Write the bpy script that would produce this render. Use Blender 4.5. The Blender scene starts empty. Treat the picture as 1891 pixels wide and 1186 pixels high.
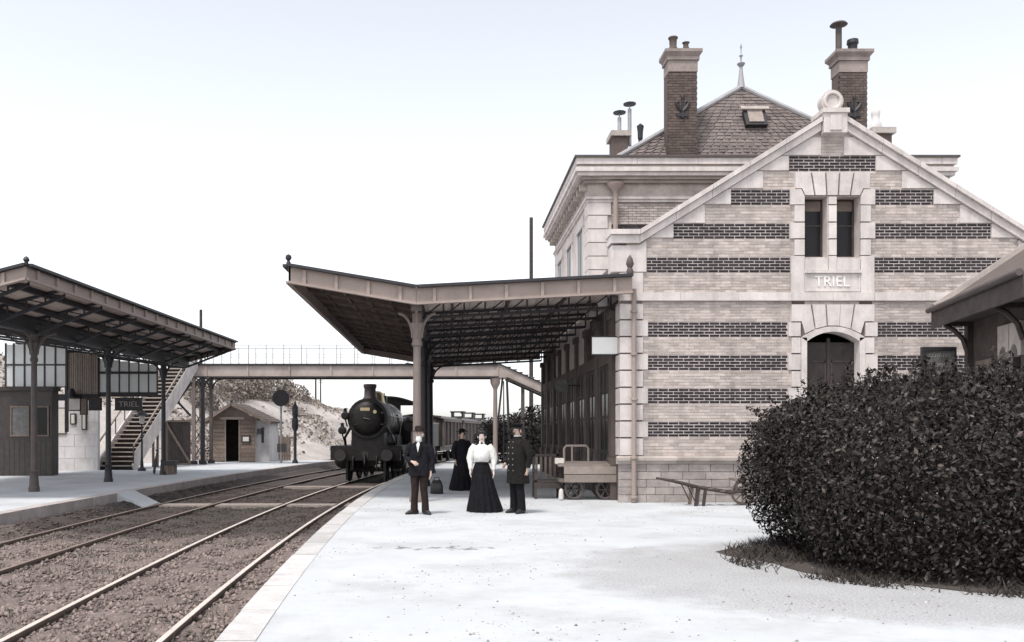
import bpy, bmesh, math, random
import numpy as np
from mathutils import Vector, Matrix

random.seed(11)
RNG = np.random.default_rng(11)
R = math.radians
sc = bpy.context.scene
COL = sc.collection

# ------------------------------------------------------------------ camera, sky, sun, exposure
CAM_H = 1.55
FPX, VPX, HOR = 1650.0, 826.0, 800.0          # focal length and vanishing point in photograph pixels
cam_d = bpy.data.cameras.new("camera")
cam_d.sensor_width = 36.0
cam_d.lens = 36.0 * FPX / 1891.0
cam_d.shift_x = (945.5 - VPX) / 1891.0
cam_d.shift_y = (HOR - 593.0) / 1891.0
cam_d.clip_start = 0.1
cam_d.clip_end = 3000.0
cam = bpy.data.objects.new("camera", cam_d)
cam.location = (0, 0, CAM_H)
cam.rotation_euler = (R(90), 0, 0)
COL.objects.link(cam)
sc.camera = cam

SUN_EL, SUN_AZ = R(64), R(212)                # azimuth clockwise from +Y: behind and left of the camera
sun_dir = Vector((math.sin(SUN_AZ) * math.cos(SUN_EL), math.cos(SUN_AZ) * math.cos(SUN_EL), math.sin(SUN_EL)))
world = bpy.data.worlds.new("World")
sc.world = world
world.use_nodes = True
wn = world.node_tree.nodes
wl = world.node_tree.links
bg = wn["Background"]
sky = wn.new("ShaderNodeTexSky")
sky.sky_type = 'NISHITA'
sky.sun_disc = False
sky.sun_elevation = SUN_EL
sky.sun_rotation = SUN_AZ
sky.altitude = 60
sky.air_density = 1.0
sky.dust_density = 1.6
sky.ozone_density = 1.0
hsv = wn.new("ShaderNodeHueSaturation")
hsv.inputs["Saturation"].default_value = 0.26   # thin overcast: the blue is washed out everywhere alike
wl.new(sky.outputs["Color"], hsv.inputs["Color"])
wl.new(hsv.outputs["Color"], bg.inputs["Color"])
bg.inputs["Strength"].default_value = 0.15
sun_d = bpy.data.lights.new("sun", 'SUN')
sun_d.energy = 1.5
sun_d.angle = R(10)
sun_d.color = (1.0, 0.95, 0.88)
sun = bpy.data.objects.new("sun", sun_d)
sun.rotation_euler = (-sun_dir).to_track_quat('-Z', 'Y').to_euler()
sun.location = (-20, -30, 50)
COL.objects.link(sun)
sc.view_settings.view_transform = 'Standard'
sc.view_settings.look = 'None'
sc.view_settings.exposure = 0.95
sc.view_settings.gamma = 1.0
sc.view_settings.use_curve_mapping = False
sc.cycles.max_bounces = 6

# ------------------------------------------------------------------ materials
MATS = {}
def mat(name, col, rough=0.8, var=0.15, scale=3.0, bump=0.0, bscale=40.0, metal=0.0, island=0.0, fine=0.0,
        stain=None, stain_amt=0.0, stain_scale=0.6, spec=0.5, streak=0.0):
    m = bpy.data.materials.new(name)
    m.use_nodes = True
    nt = m.node_tree; n = nt.nodes; l = nt.links
    b = n["Principled BSDF"]
    b.inputs["Roughness"].default_value = rough
    b.inputs["Metallic"].default_value = metal
    b.inputs["Specular IOR Level"].default_value = spec
    tc = n.new("ShaderNodeTexCoord")
    crd = tc.outputs["Object"]
    geo = n.new("ShaderNodeNewGeometry")
    oi = n.new("ShaderNodeObjectInfo")
    add = n.new("ShaderNodeVectorMath"); add.operation = 'ADD'
    l.new(geo.outputs["Position"], add.inputs[0])
    comb = n.new("ShaderNodeCombineXYZ")
    mm = n.new("ShaderNodeMath"); mm.operation = 'MULTIPLY'; mm.inputs[1].default_value = 0.0
    l.new(oi.outputs["Random"], mm.inputs[0]); l.new(mm.outputs[0], comb.inputs[0])
    l.new(comb.outputs[0], add.inputs[1])
    P = add.outputs[0]
    no = n.new("ShaderNodeTexNoise"); no.inputs["Scale"].default_value = scale; no.inputs["Detail"].default_value = 6
    no.inputs["Roughness"].default_value = 0.65
    l.new(P, no.inputs["Vector"])
    ramp = n.new("ShaderNodeValToRGB")
    lo = [max(0, c * (1 - 1.6 * var)) for c in col]; hi = [min(1, c * (1 + 1.6 * var)) for c in col]
    ramp.color_ramp.elements[0].position = 0.25; ramp.color_ramp.elements[0].color = (*lo, 1)
    ramp.color_ramp.elements[1].position = 0.75; ramp.color_ramp.elements[1].color = (*hi, 1)
    l.new(no.outputs["Fac"], ramp.inputs[0])
    out = ramp.outputs[0]
    def mul(cur, fac_socket, amt):
        mr = n.new("ShaderNodeMapRange")
        mr.inputs["To Min"].default_value = 1 - amt; mr.inputs["To Max"].default_value = 1 + amt
        l.new(fac_socket, mr.inputs["Value"])
        vm = n.new("ShaderNodeVectorMath"); vm.operation = 'SCALE'
        l.new(cur, vm.inputs[0]); l.new(mr.outputs[0], vm.inputs["Scale"])
        return vm.outputs[0]
    if fine > 0:
        n2 = n.new("ShaderNodeTexNoise"); n2.inputs["Scale"].default_value = bscale; n2.inputs["Detail"].default_value = 4
        l.new(P, n2.inputs["Vector"]); out = mul(out, n2.outputs["Fac"], fine * 2)
    if island > 0:
        ad = n.new("ShaderNodeMath"); ad.operation = 'ADD'
        l.new(geo.outputs["Random Per Island"], ad.inputs[0]); l.new(oi.outputs["Random"], ad.inputs[1])
        fr = n.new("ShaderNodeMath"); fr.operation = 'FRACT'; l.new(ad.outputs[0], fr.inputs[0])
        out = mul(out, fr.outputs[0], island)
    if streak > 0:                             # rain streaks: noise drawn out vertically
        mp = n.new("ShaderNodeMapping"); mp.inputs["Scale"].default_value = (3.2, 3.2, .28); l.new(P, mp.inputs["Vector"])
        n4 = n.new("ShaderNodeTexNoise"); n4.inputs["Scale"].default_value = 1.0; n4.inputs["Detail"].default_value = 7; n4.inputs["Roughness"].default_value = .62
        l.new(mp.outputs[0], n4.inputs["Vector"])
        r4 = n.new("ShaderNodeMapRange"); r4.inputs["From Min"].default_value = .46; r4.inputs["From Max"].default_value = .70; r4.inputs["To Min"].default_value = 1.0; r4.inputs["To Max"].default_value = 1 - streak
        l.new(n4.outputs["Fac"], r4.inputs["Value"])
        v4 = n.new("ShaderNodeVectorMath"); v4.operation = 'SCALE'; l.new(out, v4.inputs[0]); l.new(r4.outputs[0], v4.inputs["Scale"]); out = v4.outputs[0]
    if stain is not None:
        n3 = n.new("ShaderNodeTexNoise"); n3.inputs["Scale"].default_value = stain_scale; n3.inputs["Detail"].default_value = 8
        n3.inputs["Roughness"].default_value = 0.7
        l.new(P, n3.inputs["Vector"])
        r3 = n.new("ShaderNodeMapRange"); r3.inputs["From Min"].default_value = 0.48; r3.inputs["From Max"].default_value = 0.72
        r3.inputs["To Max"].default_value = stain_amt
        l.new(n3.outputs["Fac"], r3.inputs["Value"])
        mx = n.new("ShaderNodeMix"); mx.data_type = 'RGBA'
        l.new(r3.outputs[0], mx.inputs["Factor"]); l.new(out, mx.inputs["A"]); mx.inputs["B"].default_value = (*stain, 1)
        out = mx.outputs["Result"]
    l.new(out, b.inputs["Base Color"])
    if bump > 0:
        nb = n.new("ShaderNodeTexNoise"); nb.inputs["Scale"].default_value = bscale; nb.inputs["Detail"].default_value = 5
        l.new(P, nb.inputs["Vector"])
        bp = n.new("ShaderNodeBump"); bp.inputs["Strength"].default_value = min(1, bump); bp.inputs["Distance"].default_value = 0.02
        l.new(nb.outputs["Fac"], bp.inputs["Height"]); l.new(bp.outputs["Normal"], b.inputs["Normal"])
    MATS[name] = m
    return m

mat("stone", (.62, .565, .54), .9, .08, 2.5, .3, 60, fine=.09, island=.06, stain=(.33, .28, .26), stain_amt=.5, stain_scale=1.5, streak=.26)
mat("stone_weathered", (.40, .35, .32), .9, .14, 3, .3, 50, fine=.1, island=.08, stain=(.17, .14, .13), stain_amt=.6, stain_scale=1.8)
mat("plinth_stone", (.36, .32, .30), .95, .15, 5, .5, 35, fine=.14, island=.14, stain=(.2, .17, .16), stain_amt=.5, stain_scale=2)
mat("joint_dark", (.13, .105, .10), .95, .2, 6)
mat("mortar", (.56, .495, .465), .95, .12, 5, .2, 80, fine=.12, streak=.3, stain=(.25, .21, .2), stain_amt=.5, stain_scale=2.2)
mat("pale_brick", (.475, .41, .375), .9, .10, 9, .3, 90, island=.22, fine=.10, stain=(.27, .22, .20), stain_amt=.5, stain_scale=1.2, streak=.24)
mat("dark_brick", (.026, .020, .024), .7, .25, 9, .2, 90, island=.5, spec=.3)
mat("slate", (.14, .112, .105), .7, .18, 4, .25, 60, island=.22, stain=(.28, .24, .22), stain_amt=.4, stain_scale=1.2)
mat("clay_tile", (.10, .077, .068), .85, .2, 3, .3, 50, island=.2, stain=(.10, .08, .07), stain_amt=.5)
mat("zinc", (.34, .33, .34), .55, .12, 3, metal=.2)
mat("cap_stone", (.29, .24, .22), .9, .14, 3, .3, 50, fine=.1, stain=(.12, .10, .09), stain_amt=.6, stain_scale=2.2)
mat("chimney_brick", (.105, .078, .068), .9, .2, 9, .3, 70, island=.25, fine=.1, stain=(.05, .04, .04), stain_amt=.5)
mat("terracotta", (.10, .075, .065), .85, .2, 6)
mat("iron_dark", (.022, .020, .024), .55, .25, 4, spec=.5)
mat("iron_paint", (.32, .255, .225), .65, .14, 3, .1, 40, fine=.06, stain=(.15, .11, .09), stain_amt=.5, stain_scale=1.5)
mat("iron_mid", (.075, .062, .06), .65, .22, 3, stain=(.12, .08, .06), stain_amt=.4)
mat("wood_dark", (.045, .034, .030), .7, .3, 5, .2, 60, island=.25)
mat("wood_mid", (.16, .125, .105), .8, .2, 5, .3, 50, island=.22)
mat("tread_wood", (.36, .31, .28), .85, .14, 5, .3, 50, island=.15)
mat("wood_pale", (.27, .225, .20), .85, .16, 5, .3, 50, island=.18)
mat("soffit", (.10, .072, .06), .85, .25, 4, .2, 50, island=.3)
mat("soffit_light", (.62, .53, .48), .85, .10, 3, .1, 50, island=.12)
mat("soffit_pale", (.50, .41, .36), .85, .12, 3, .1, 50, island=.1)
mat("plaster", (.62, .59, .58), .9, .08, 2, .2, 40, stain=(.30, .26, .24), stain_amt=.6, stain_scale=.8)
mat("platform", (.49, .505, .52), .95, .07, .7, .4, 130, fine=.16, stain=(.29, .28, .275), stain_amt=.55, stain_scale=.75)
mat("kerb", (.42, .37, .35), .9, .14, 3, .3, 60, island=.1, stain=(.22, .18, .17), stain_amt=.5, stain_scale=2)
mat("letter_stone", (.80, .77, .74), .7, .05, 9)
mat("lips", (.30, .17, .15), .6, .05, 20)
mat("column_paint", (.20, .16, .142), .65, .14, 3, .1, 40, fine=.06, stain=(.10, .075, .065), stain_amt=.5, stain_scale=1.5)
mat("iron_bridge", (.40, .335, .305), .7, .12, 1.2, .1, 40, fine=.06, stain=(.20, .15, .13), stain_amt=.55, stain_scale=1.1)
mat("white_paint", (.78, .77, .74), .5, .03, 3)
mat("paper", (.62, .57, .52), .8, .1, 12)
mat("glass_dark", (.012, .011, .012), .25, .1, 2, spec=.22)
mat("glass_milky", (.66, .68, .68), .4, .05, 2)
mat("door_wood", (.035, .026, .024), .55, .3, 6, .1, 40)
mat("wall_soot_shade", (.065, .048, .042), .9, .25, 3, .3, 50, fine=.15, stain=(.04, .03, .027), stain_amt=.6, stain_scale=.8)  # soot tone, darkened further to imitate shade under canopy and eave
mat("stone_soot_shade", (.11, .086, .075), .9, .2, 3, .2, 50, fine=.12, stain=(.07, .055, .05), stain_amt=.6, stain_scale=1.2)  # sooty stone with the deep canopy shade also put into its colour
mat("kerb_pale", (.48, .465, .455), .92, .12, 3, .4, 60, fine=.12, island=.16, stain=(.30, .26, .24), stain_amt=.4, stain_scale=2)
mat("loco_black", (.011, .009, .009), .5, .35, 5, .06, 30, spec=.3, fine=.15, stain=(.03, .024, .021), stain_amt=.5, stain_scale=2.5)
mat("loco_sheen", (.045, .04, .038), .33, .25, 5, metal=.6)
mat("loco_chimney", (.075, .05, .055), .6, .2, 5)
mat("brass", (.45, .36, .22), .35, .1, 5, metal=.8)
mat("wagon_wood", (.050, .037, .031), .8, .3, 3, .3, 40, island=.4, fine=.1)
mat("wagon_frame", (.13, .10, .085), .7, .2, 3, island=.2)
mat("rail_top", (.62, .54, .48), .45, .12, 3, metal=.15)
mat("rail_top_dull", (.26, .20, .17), .5, .12, 3, metal=.2)
mat("rail_side", (.11, .08, .065), .8, .2, 6)
mat("ballast_stone", (.20, .156, .14), .95, .16, 10, .4, 60, island=.45, fine=.12)
mat("grit_stone", (.30, .28, .27), .95, .2, 20, island=.6)
mat("weed", (.06, .07, .045), .8, .3, 5, island=.4)
mat("grass_dry", (.040, .032, .026), .85, .3, 5, island=.5)
mat("leaf", (.015, .012, .0105), .5, .3, 3, island=.9, spec=.22)
def leaf_flecks():
    """random leaves are coloured paler to imitate bright highlights"""
    m = MATS["leaf"]; nt = m.node_tree; n = nt.nodes; l = nt.links; b = n["Principled BSDF"]
    src = b.inputs["Base Color"].links[0].from_socket
    geo = n.new("ShaderNodeNewGeometry")
    mr = n.new("ShaderNodeMapRange"); mr.inputs["From Min"].default_value = .70; mr.inputs["From Max"].default_value = 1.10; l.new(geo.outputs["Random Per Island"], mr.inputs["Value"])
    mx = n.new("ShaderNodeMix"); mx.data_type = 'RGBA'
    l.new(mr.outputs[0], mx.inputs["Factor"]); l.new(src, mx.inputs["A"]); mx.inputs["B"].default_value = (.14, .115, .10, 1)
    l.new(mx.outputs["Result"], b.inputs["Base Color"])
leaf_flecks()
mat("leaf_haze", (.22, .185, .16), .8, .3, 2, island=.5)  # distant foliage, its colour paled to stand in for haze
mat("leaf_hedge", (.018, .015, .013), .75, .3, 2, island=.5)
mat("bark", (.05, .038, .032), .9, .3, 8, .4, 50)
mat("earth", (.062, .050, .044), .95, .2, 1.2, .5, 40, fine=.15, stain=(.07, .06, .05), stain_amt=.6, stain_scale=1.5)
mat("gravel", (.37, .35, .35), .95, .14, 2.5, .5, 90, fine=.18, stain=(.24, .22, .21), stain_amt=.5, stain_scale=1.2)
mat("field", (.25, .22, .20), .95, .2, .12, fine=.1)
mat("bank", (.40, .36, .335), .95, .18, .5, .6, 9, fine=.2, stain=(.15, .125, .11), stain_amt=.6, stain_scale=.22)
mat("skin", (.52, .37, .30), .6, .05, 20)
mat("skin_pale", (.66, .53, .47), .6, .05, 20)
mat("hair_dark", (.010, .008, .008), .6, .3, 30)
mat("hair_white", (.60, .62, .60), .8, .1, 40)
mat("cloth_black", (0.0075, 0.007, 0.009), .9, .35, 10, .9, 18, spec=.2)
mat("cloth_navy", (0.0095, 0.009, 0.012), .9, .35, 10, .9, 18, spec=.2)
mat("cloth_brown", (0.022, 0.015, 0.013), .9, .35, 10, .9, 18, spec=.2)
mat("cloth_olive", (.012, .0105, .0095), .9, .35, 10, .9, 18, spec=.2)
mat("cloth_white", (.66, .65, .62), .8, .10, 14, .7, 22)
mat("leather", (.018, .015, .015), .5, .3, 20)
mat("sign_dark", (.030, .027, .030), .6, .2, 6)
mat("sign_grey", (.13, .125, .125), .7, .25, 6)
mat("letter_pale", (.42, .40, .37), .7, .1, 8)
mat("letter_worn", (.30, .28, .26), .8, .15, 20)
mat("tan_wood", (.17, .125, .10), .75, .16, 6, .2, 40, island=.15)

# trackbed: gravel with the oil and ash stain that standing engines leave beside the platform
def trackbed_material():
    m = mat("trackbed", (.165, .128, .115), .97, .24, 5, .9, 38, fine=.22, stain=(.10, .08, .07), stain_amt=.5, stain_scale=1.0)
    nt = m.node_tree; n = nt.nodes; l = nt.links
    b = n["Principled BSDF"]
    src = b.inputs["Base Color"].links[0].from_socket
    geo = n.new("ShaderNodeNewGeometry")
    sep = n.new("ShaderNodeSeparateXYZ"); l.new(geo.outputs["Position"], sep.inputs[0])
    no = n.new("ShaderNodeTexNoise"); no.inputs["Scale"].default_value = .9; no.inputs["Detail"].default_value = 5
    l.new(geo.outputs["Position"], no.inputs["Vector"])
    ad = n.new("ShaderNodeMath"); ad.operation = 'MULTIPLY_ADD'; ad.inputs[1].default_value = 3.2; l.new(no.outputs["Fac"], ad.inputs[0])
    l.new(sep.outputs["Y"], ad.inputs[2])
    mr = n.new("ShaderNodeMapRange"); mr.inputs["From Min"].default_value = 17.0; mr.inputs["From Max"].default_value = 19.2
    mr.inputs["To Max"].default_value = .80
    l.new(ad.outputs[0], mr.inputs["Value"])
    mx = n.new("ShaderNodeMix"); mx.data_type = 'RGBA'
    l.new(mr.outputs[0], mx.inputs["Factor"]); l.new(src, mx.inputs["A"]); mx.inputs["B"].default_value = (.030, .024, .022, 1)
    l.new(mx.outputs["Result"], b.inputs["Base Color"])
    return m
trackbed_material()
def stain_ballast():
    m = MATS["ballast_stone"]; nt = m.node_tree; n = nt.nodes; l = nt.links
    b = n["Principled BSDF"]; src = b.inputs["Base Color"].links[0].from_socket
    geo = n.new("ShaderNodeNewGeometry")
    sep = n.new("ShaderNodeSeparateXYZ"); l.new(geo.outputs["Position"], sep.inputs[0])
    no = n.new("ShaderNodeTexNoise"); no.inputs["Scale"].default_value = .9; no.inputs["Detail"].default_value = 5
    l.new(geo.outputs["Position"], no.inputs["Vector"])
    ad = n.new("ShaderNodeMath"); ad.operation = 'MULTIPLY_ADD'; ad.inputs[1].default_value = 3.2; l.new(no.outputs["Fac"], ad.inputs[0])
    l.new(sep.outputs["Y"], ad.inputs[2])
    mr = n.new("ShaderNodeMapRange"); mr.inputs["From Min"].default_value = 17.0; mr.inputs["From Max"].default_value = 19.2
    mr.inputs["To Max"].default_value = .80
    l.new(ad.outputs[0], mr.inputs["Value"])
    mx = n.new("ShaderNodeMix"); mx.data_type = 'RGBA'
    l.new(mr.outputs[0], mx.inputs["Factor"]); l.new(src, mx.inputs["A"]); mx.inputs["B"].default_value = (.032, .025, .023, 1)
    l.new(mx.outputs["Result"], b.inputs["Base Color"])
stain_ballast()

def platform_wear():
    """a trodden gravelly patch beside the garden bed: its edge is broken up by noise"""
    m = MATS["platform"]; nt = m.node_tree; n = nt.nodes; l = nt.links
    b = n["Principled BSDF"]; src = b.inputs["Base Color"].links[0].from_socket
    geo = n.new("ShaderNodeNewGeometry")
    no = n.new("ShaderNodeTexNoise"); no.inputs["Scale"].default_value = 1.1; no.inputs["Detail"].default_value = 9; no.inputs["Roughness"].default_value = .72
    l.new(geo.outputs["Position"], no.inputs["Vector"])
    def M(op, a, bb=None):
        q = n.new("ShaderNodeMath"); q.operation = op
        for i, v in enumerate((a, bb)):
            if v is None: continue
            if isinstance(v, (int, float)): q.inputs[i].default_value = v
            else: l.new(v, q.inputs[i])
        return q.outputs[0]
    sep = n.new("ShaderNodeSeparateXYZ"); l.new(geo.outputs["Position"], sep.inputs[0])
    u = M('DIVIDE', M('SUBTRACT', sep.outputs["X"], 5.4), 4.1); v = M('DIVIDE', M('SUBTRACT', sep.outputs["Y"], 9.9), 2.95)
    d = M('ADD', M('MULTIPLY', u, u), M('MULTIPLY', v, v)); d = M('ADD', d, M('MULTIPLY', M('SUBTRACT', no.outputs["Fac"], .5), 1.5))
    mr = n.new("ShaderNodeMapRange"); mr.inputs["From Min"].default_value = 1.12; mr.inputs["From Max"].default_value = .78
    l.new(d, mr.inputs["Value"])
    sp = n.new("ShaderNodeTexNoise"); sp.inputs["Scale"].default_value = 42; sp.inputs["Detail"].default_value = 4
    l.new(geo.outputs["Position"], sp.inputs["Vector"])
    rp = n.new("ShaderNodeValToRGB"); rp.color_ramp.elements[0].position = .32; rp.color_ramp.elements[0].color = (.12, .11, .105, 1); rp.color_ramp.elements[1].position = .6; rp.color_ramp.elements[1].color = (.40, .385, .385, 1)
    l.new(sp.outputs["Fac"], rp.inputs[0])
    # a few dark damp spots in a broken line ahead of the people
    dn = n.new("ShaderNodeTexNoise"); dn.inputs["Scale"].default_value = 5.5; dn.inputs["Detail"].default_value = 6; l.new(geo.outputs["Position"], dn.inputs["Vector"])
    ax = M('DIVIDE', M('SUBTRACT', sep.outputs["X"], .0), 1.0); ay = M('DIVIDE', M('SUBTRACT', sep.outputs["Y"], 12.05), .22)
    q = M('ADD', M('MULTIPLY', ax, ax), M('MULTIPLY', ay, ay)); q = M('ADD', q, M('MULTIPLY', M('SUBTRACT', .56, dn.outputs["Fac"]), 9.0))
    dr = n.new("ShaderNodeMapRange"); dr.inputs["From Min"].default_value = .75; dr.inputs["From Max"].default_value = .1; dr.inputs["To Max"].default_value = .75; l.new(q, dr.inputs["Value"])
    md = n.new("ShaderNodeMix"); md.data_type = 'RGBA'; l.new(dr.outputs[0], md.inputs["Factor"]); l.new(src, md.inputs["A"]); md.inputs["B"].default_value = (.12, .115, .12, 1)
    src = md.outputs["Result"]
    mx = n.new("ShaderNodeMix"); mx.data_type = 'RGBA'
    l.new(M('MULTIPLY', mr.outputs[0], .60), mx.inputs["Factor"]); l.new(src, mx.inputs["A"]); l.new(rp.outputs[0], mx.inputs["B"])
    l.new(mx.outputs["Result"], b.inputs["Base Color"])
platform_wear()

# ------------------------------------------------------------------ object helpers
ORG = {}
def tag(o, label=None, cat=None, group=None, kind=None):
    if label: o["label"] = label
    if cat: o["category"] = cat
    if group: o["group"] = group
    if kind: o["kind"] = kind
    return o
def thing(name, label, cat, loc=(0, 0, 0), group=None):
    o = bpy.data.objects.new(name, None)
    o.empty_display_size = .3
    o.location = loc
    COL.objects.link(o)
    ORG[o.name] = Vector(loc)
    return tag(o, label, cat, group)
def org_of(o):
    while o is not None:
        if o.name in ORG: return ORG[o.name]
        o = o.parent
    return Vector((0, 0, 0))
def copy_tree(o, parent=None):
    c = o.copy(); COL.objects.link(c)
    c.parent = parent
    for ch in list(o.children): copy_tree(ch, c)
    return c

class MB:
    def __init__(s): s.v = []; s.f = []; s.sm = []
    def add(s, pts, faces, smooth=False):
        k = len(s.v); s.v.extend([tuple(p) for p in pts])
        for f in faces: s.f.append([i + k for i in f]); s.sm.append(smooth)
        return s
    def box(s, x0, x1, y0, y1, z0, z1):
        p = [(x0,y0,z0),(x1,y0,z0),(x1,y1,z0),(x0,y1,z0),(x0,y0,z1),(x1,y0,z1),(x1,y1,z1),(x0,y1,z1)]
        return s.add(p, [(0,3,2,1),(4,5,6,7),(0,1,5,4),(1,2,6,5),(2,3,7,6),(3,0,4,7)])
    def prism(s, poly, y0, y1):              # polygon in (x, z) extruded along y
        n = len(poly)
        p = [(a, y0, b) for a, b in poly] + [(a, y1, b) for a, b in poly]
        f = [tuple(range(n)), tuple(range(2*n-1, n-1, -1))] + [(i, i+n, (i+1) % n + n, (i+1) % n) for i in range(n)]
        return s.add(p, f)
    def prismx(s, poly, x0, x1):             # polygon in (y, z) extruded along x
        n = len(poly)
        p = [(x0, a, b) for a, b in poly] + [(x1, a, b) for a, b in poly]
        f = [tuple(range(n)), tuple(range(2*n-1, n-1, -1))] + [(i, i+n, (i+1) % n + n, (i+1) % n) for i in range(n)]
        return s.add(p, f)
    def bar(s, p0, p1, w, h, up=(0, 0, 1)):  # w across, h along up
        p0 = Vector(p0); p1 = Vector(p1); d = (p1 - p0).normalized(); up = Vector(up)
        x = d.cross(up)
        if x.length < 1e-4: x = d.cross(Vector((0, 1, 0)))
        x.normalize(); u = x.cross(d)
        x *= w / 2; u *= h / 2
        p = [p0-x-u, p0+x-u, p1+x-u, p1-x-u, p0-x+u, p0+x+u, p1+x+u, p1-x+u]
        return s.add(p, [(0,3,2,1),(4,5,6,7),(0,1,5,4),(1,2,6,5),(2,3,7,6),(3,0,4,7)])
    def tube(s, pts, radii, n=10, flat=1.0, cap=True):
        pts = [Vector(p) for p in pts]
        if not hasattr(radii, '__len__'): radii = [radii] * len(pts)
        rings = []; prev = None
        for i, p in enumerate(pts):
            d = (pts[min(i+1, len(pts)-1)] - pts[max(i-1, 0)]).normalized()
            if prev is None:
                a = d.cross(Vector((0, 0, 1)))
                if a.length < .05: a = d.cross(Vector((0, 1, 0)))
                a.normalize()
            else:
                a = (prev - d * prev.dot(d)).normalized()
            prev = a; b = d.cross(a)
            r = radii[i]; rr = r if hasattr(r, '__len__') else (r, r * flat)
            rings.append([p + a * (math.cos(2*math.pi*k/n) * rr[0]) + b * (math.sin(2*math.pi*k/n) * rr[1]) for k in range(n)])
        return s.loft(rings, cap)
    def loft(s, rings, cap=True):
        n = len(rings[0]); pts = [p for r in rings for p in r]
        f = []
        for i in range(len(rings) - 1):
            for k in range(n):
                f.append((i*n+k, i*n+(k+1) % n, (i+1)*n+(k+1) % n, (i+1)*n+k))
        s.add(pts, f, True)
        if cap:
            b = len(s.v) - len(pts)
            s.f.append([b+k for k in range(n)][::-1]); s.sm.append(False)
            s.f.append([b+(len(rings)-1)*n+k for k in range(n)]); s.sm.append(False)
        return s
    def lathe(s, prof, cx, cy, n=14, cap=True):  # profile (r, z)
        return s.loft([[(cx + r*math.cos(2*math.pi*k/n), cy + r*math.sin(2*math.pi*k/n), z) for k in range(n)] for r, z in prof], cap)
    def ell(s, c, rx, ry, rz, n=12, m=7):
        c = Vector(c); rings = []
        for i in range(m + 1):
            t = math.pi * (i + .001) / (m + .002); z = -math.cos(t); r = math.sin(t)
            rings.append([(c.x + rx*r*math.cos(2*math.pi*k/n), c.y + ry*r*math.sin(2*math.pi*k/n), c.z + rz*z) for k in range(n)])
        return s.loft(rings)
    def disc_y(s, c, r, t, n=20):            # disc facing -y
        return s.loft([[(c[0] + r*math.cos(2*math.pi*k/n), c[1] + yy, c[2] + r*math.sin(2*math.pi*k/n)) for k in range(n)] for yy in (0, t)])
    def disc_x(s, c, r, t, n=20):            # wheel with its axle along x
        return s.loft([[(c[0] + xx, c[1] + r*math.cos(2*math.pi*k/n), c[2] + r*math.sin(2*math.pi*k/n)) for k in range(n)] for xx in (-t/2, t/2)])
    def ring_x(s, c, r, tr, n=24, m=6):      # torus with its axle along x
        rings = []
        for i in range(n + 1):
            a = 2*math.pi*i/n
            rings.append([(c[0] + tr*math.sin(2*math.pi*k/m), c[1] + (r + tr*math.cos(2*math.pi*k/m))*math.cos(a), c[2] + (r + tr*math.cos(2*math.pi*k/m))*math.sin(a)) for k in range(m)])
        return s.loft(rings, False)
    def build(s, name, m, parent=None, label=None, kind=None, recalc=True):
        off = org_of(parent) if parent is not None else Vector((0, 0, 0))
        me = bpy.data.meshes.new(name)
        me.from_pydata([(x-off.x, y-off.y, z-off.z) for x, y, z in s.v], [], s.f)
        if recalc and len(s.f) < 60000:
            bm = bmesh.new(); bm.from_mesh(me); bmesh.ops.recalc_face_normals(bm, faces=bm.faces); bm.to_mesh(me); bm.free()
        if any(s.sm):
            me.polygons.foreach_set("use_smooth", s.sm)
            me.set_sharp_from_angle(angle=R(42))
        me.materials.append(MATS[m])
        o = bpy.data.objects.new(name, me); COL.objects.link(o)
        o.parent = parent
        if label: o["label"] = label
        if kind: o["kind"] = kind
        return o
def box(name, m, parent, x0, x1, y0, y1, z0, z1, **k):
    return MB().box(x0, x1, y0, y1, z0, z1).build(name, m, parent, **k)
def instance(name, me, parent, loc, scale=(1, 1, 1)):
    o = bpy.data.objects.new(name, me); COL.objects.link(o)
    o.parent = parent; o.location = Vector(loc) - org_of(parent); o.scale = scale
    return o
def raw_mesh(name, verts, faces_flat, per, m, parent=None, kind=None):
    off = org_of(parent) if parent is not None else Vector((0, 0, 0))
    me = bpy.data.meshes.new(name)
    nv = len(verts); nf = len(faces_flat) // per
    me.vertices.add(nv); me.vertices.foreach_set("co", (verts - np.array(off[:])).astype(np.float32).ravel())
    me.loops.add(nf * per); me.loops.foreach_set("vertex_index", faces_flat.astype(np.int32))
    me.polygons.add(nf); me.polygons.foreach_set("loop_start", np.arange(0, nf * per, per, dtype=np.int32))
    me.update(calc_edges=True); me.validate()
    me.materials.append(MATS[m])
    o = bpy.data.objects.new(name, me); COL.objects.link(o); o.parent = parent
    if kind: o["kind"] = kind
    return o
def lettering(s, size, cx, y, cz, m, parent, depth=.012, width=None):
    cu = bpy.data.curves.new("lettering", 'FONT'); cu.body = s; cu.size = size; cu.extrude = depth / 2
    cu.align_x = 'CENTER'; cu.align_y = 'CENTER'; cu.resolution_u = 3
    t = bpy.data.objects.new("lettering", cu); COL.objects.link(t)
    dg = bpy.context.evaluated_depsgraph_get()
    me = bpy.data.meshes.new_from_object(t.evaluated_get(dg))
    bpy.data.objects.remove(t)
    off = org_of(parent)
    xs = [v.co.x for v in me.vertices]; k = 1.0
    if width: k = width / (max(xs) - min(xs))
    for v in me.vertices:
        x, yy, z = v.co
        v.co = (cx + x * k - off.x, y - z - off.y, cz + yy - off.z)
    me.materials.clear(); me.materials.append(MATS[m])
    o = bpy.data.objects.new("lettering", me); COL.objects.link(o); o.parent = parent
    return o

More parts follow.
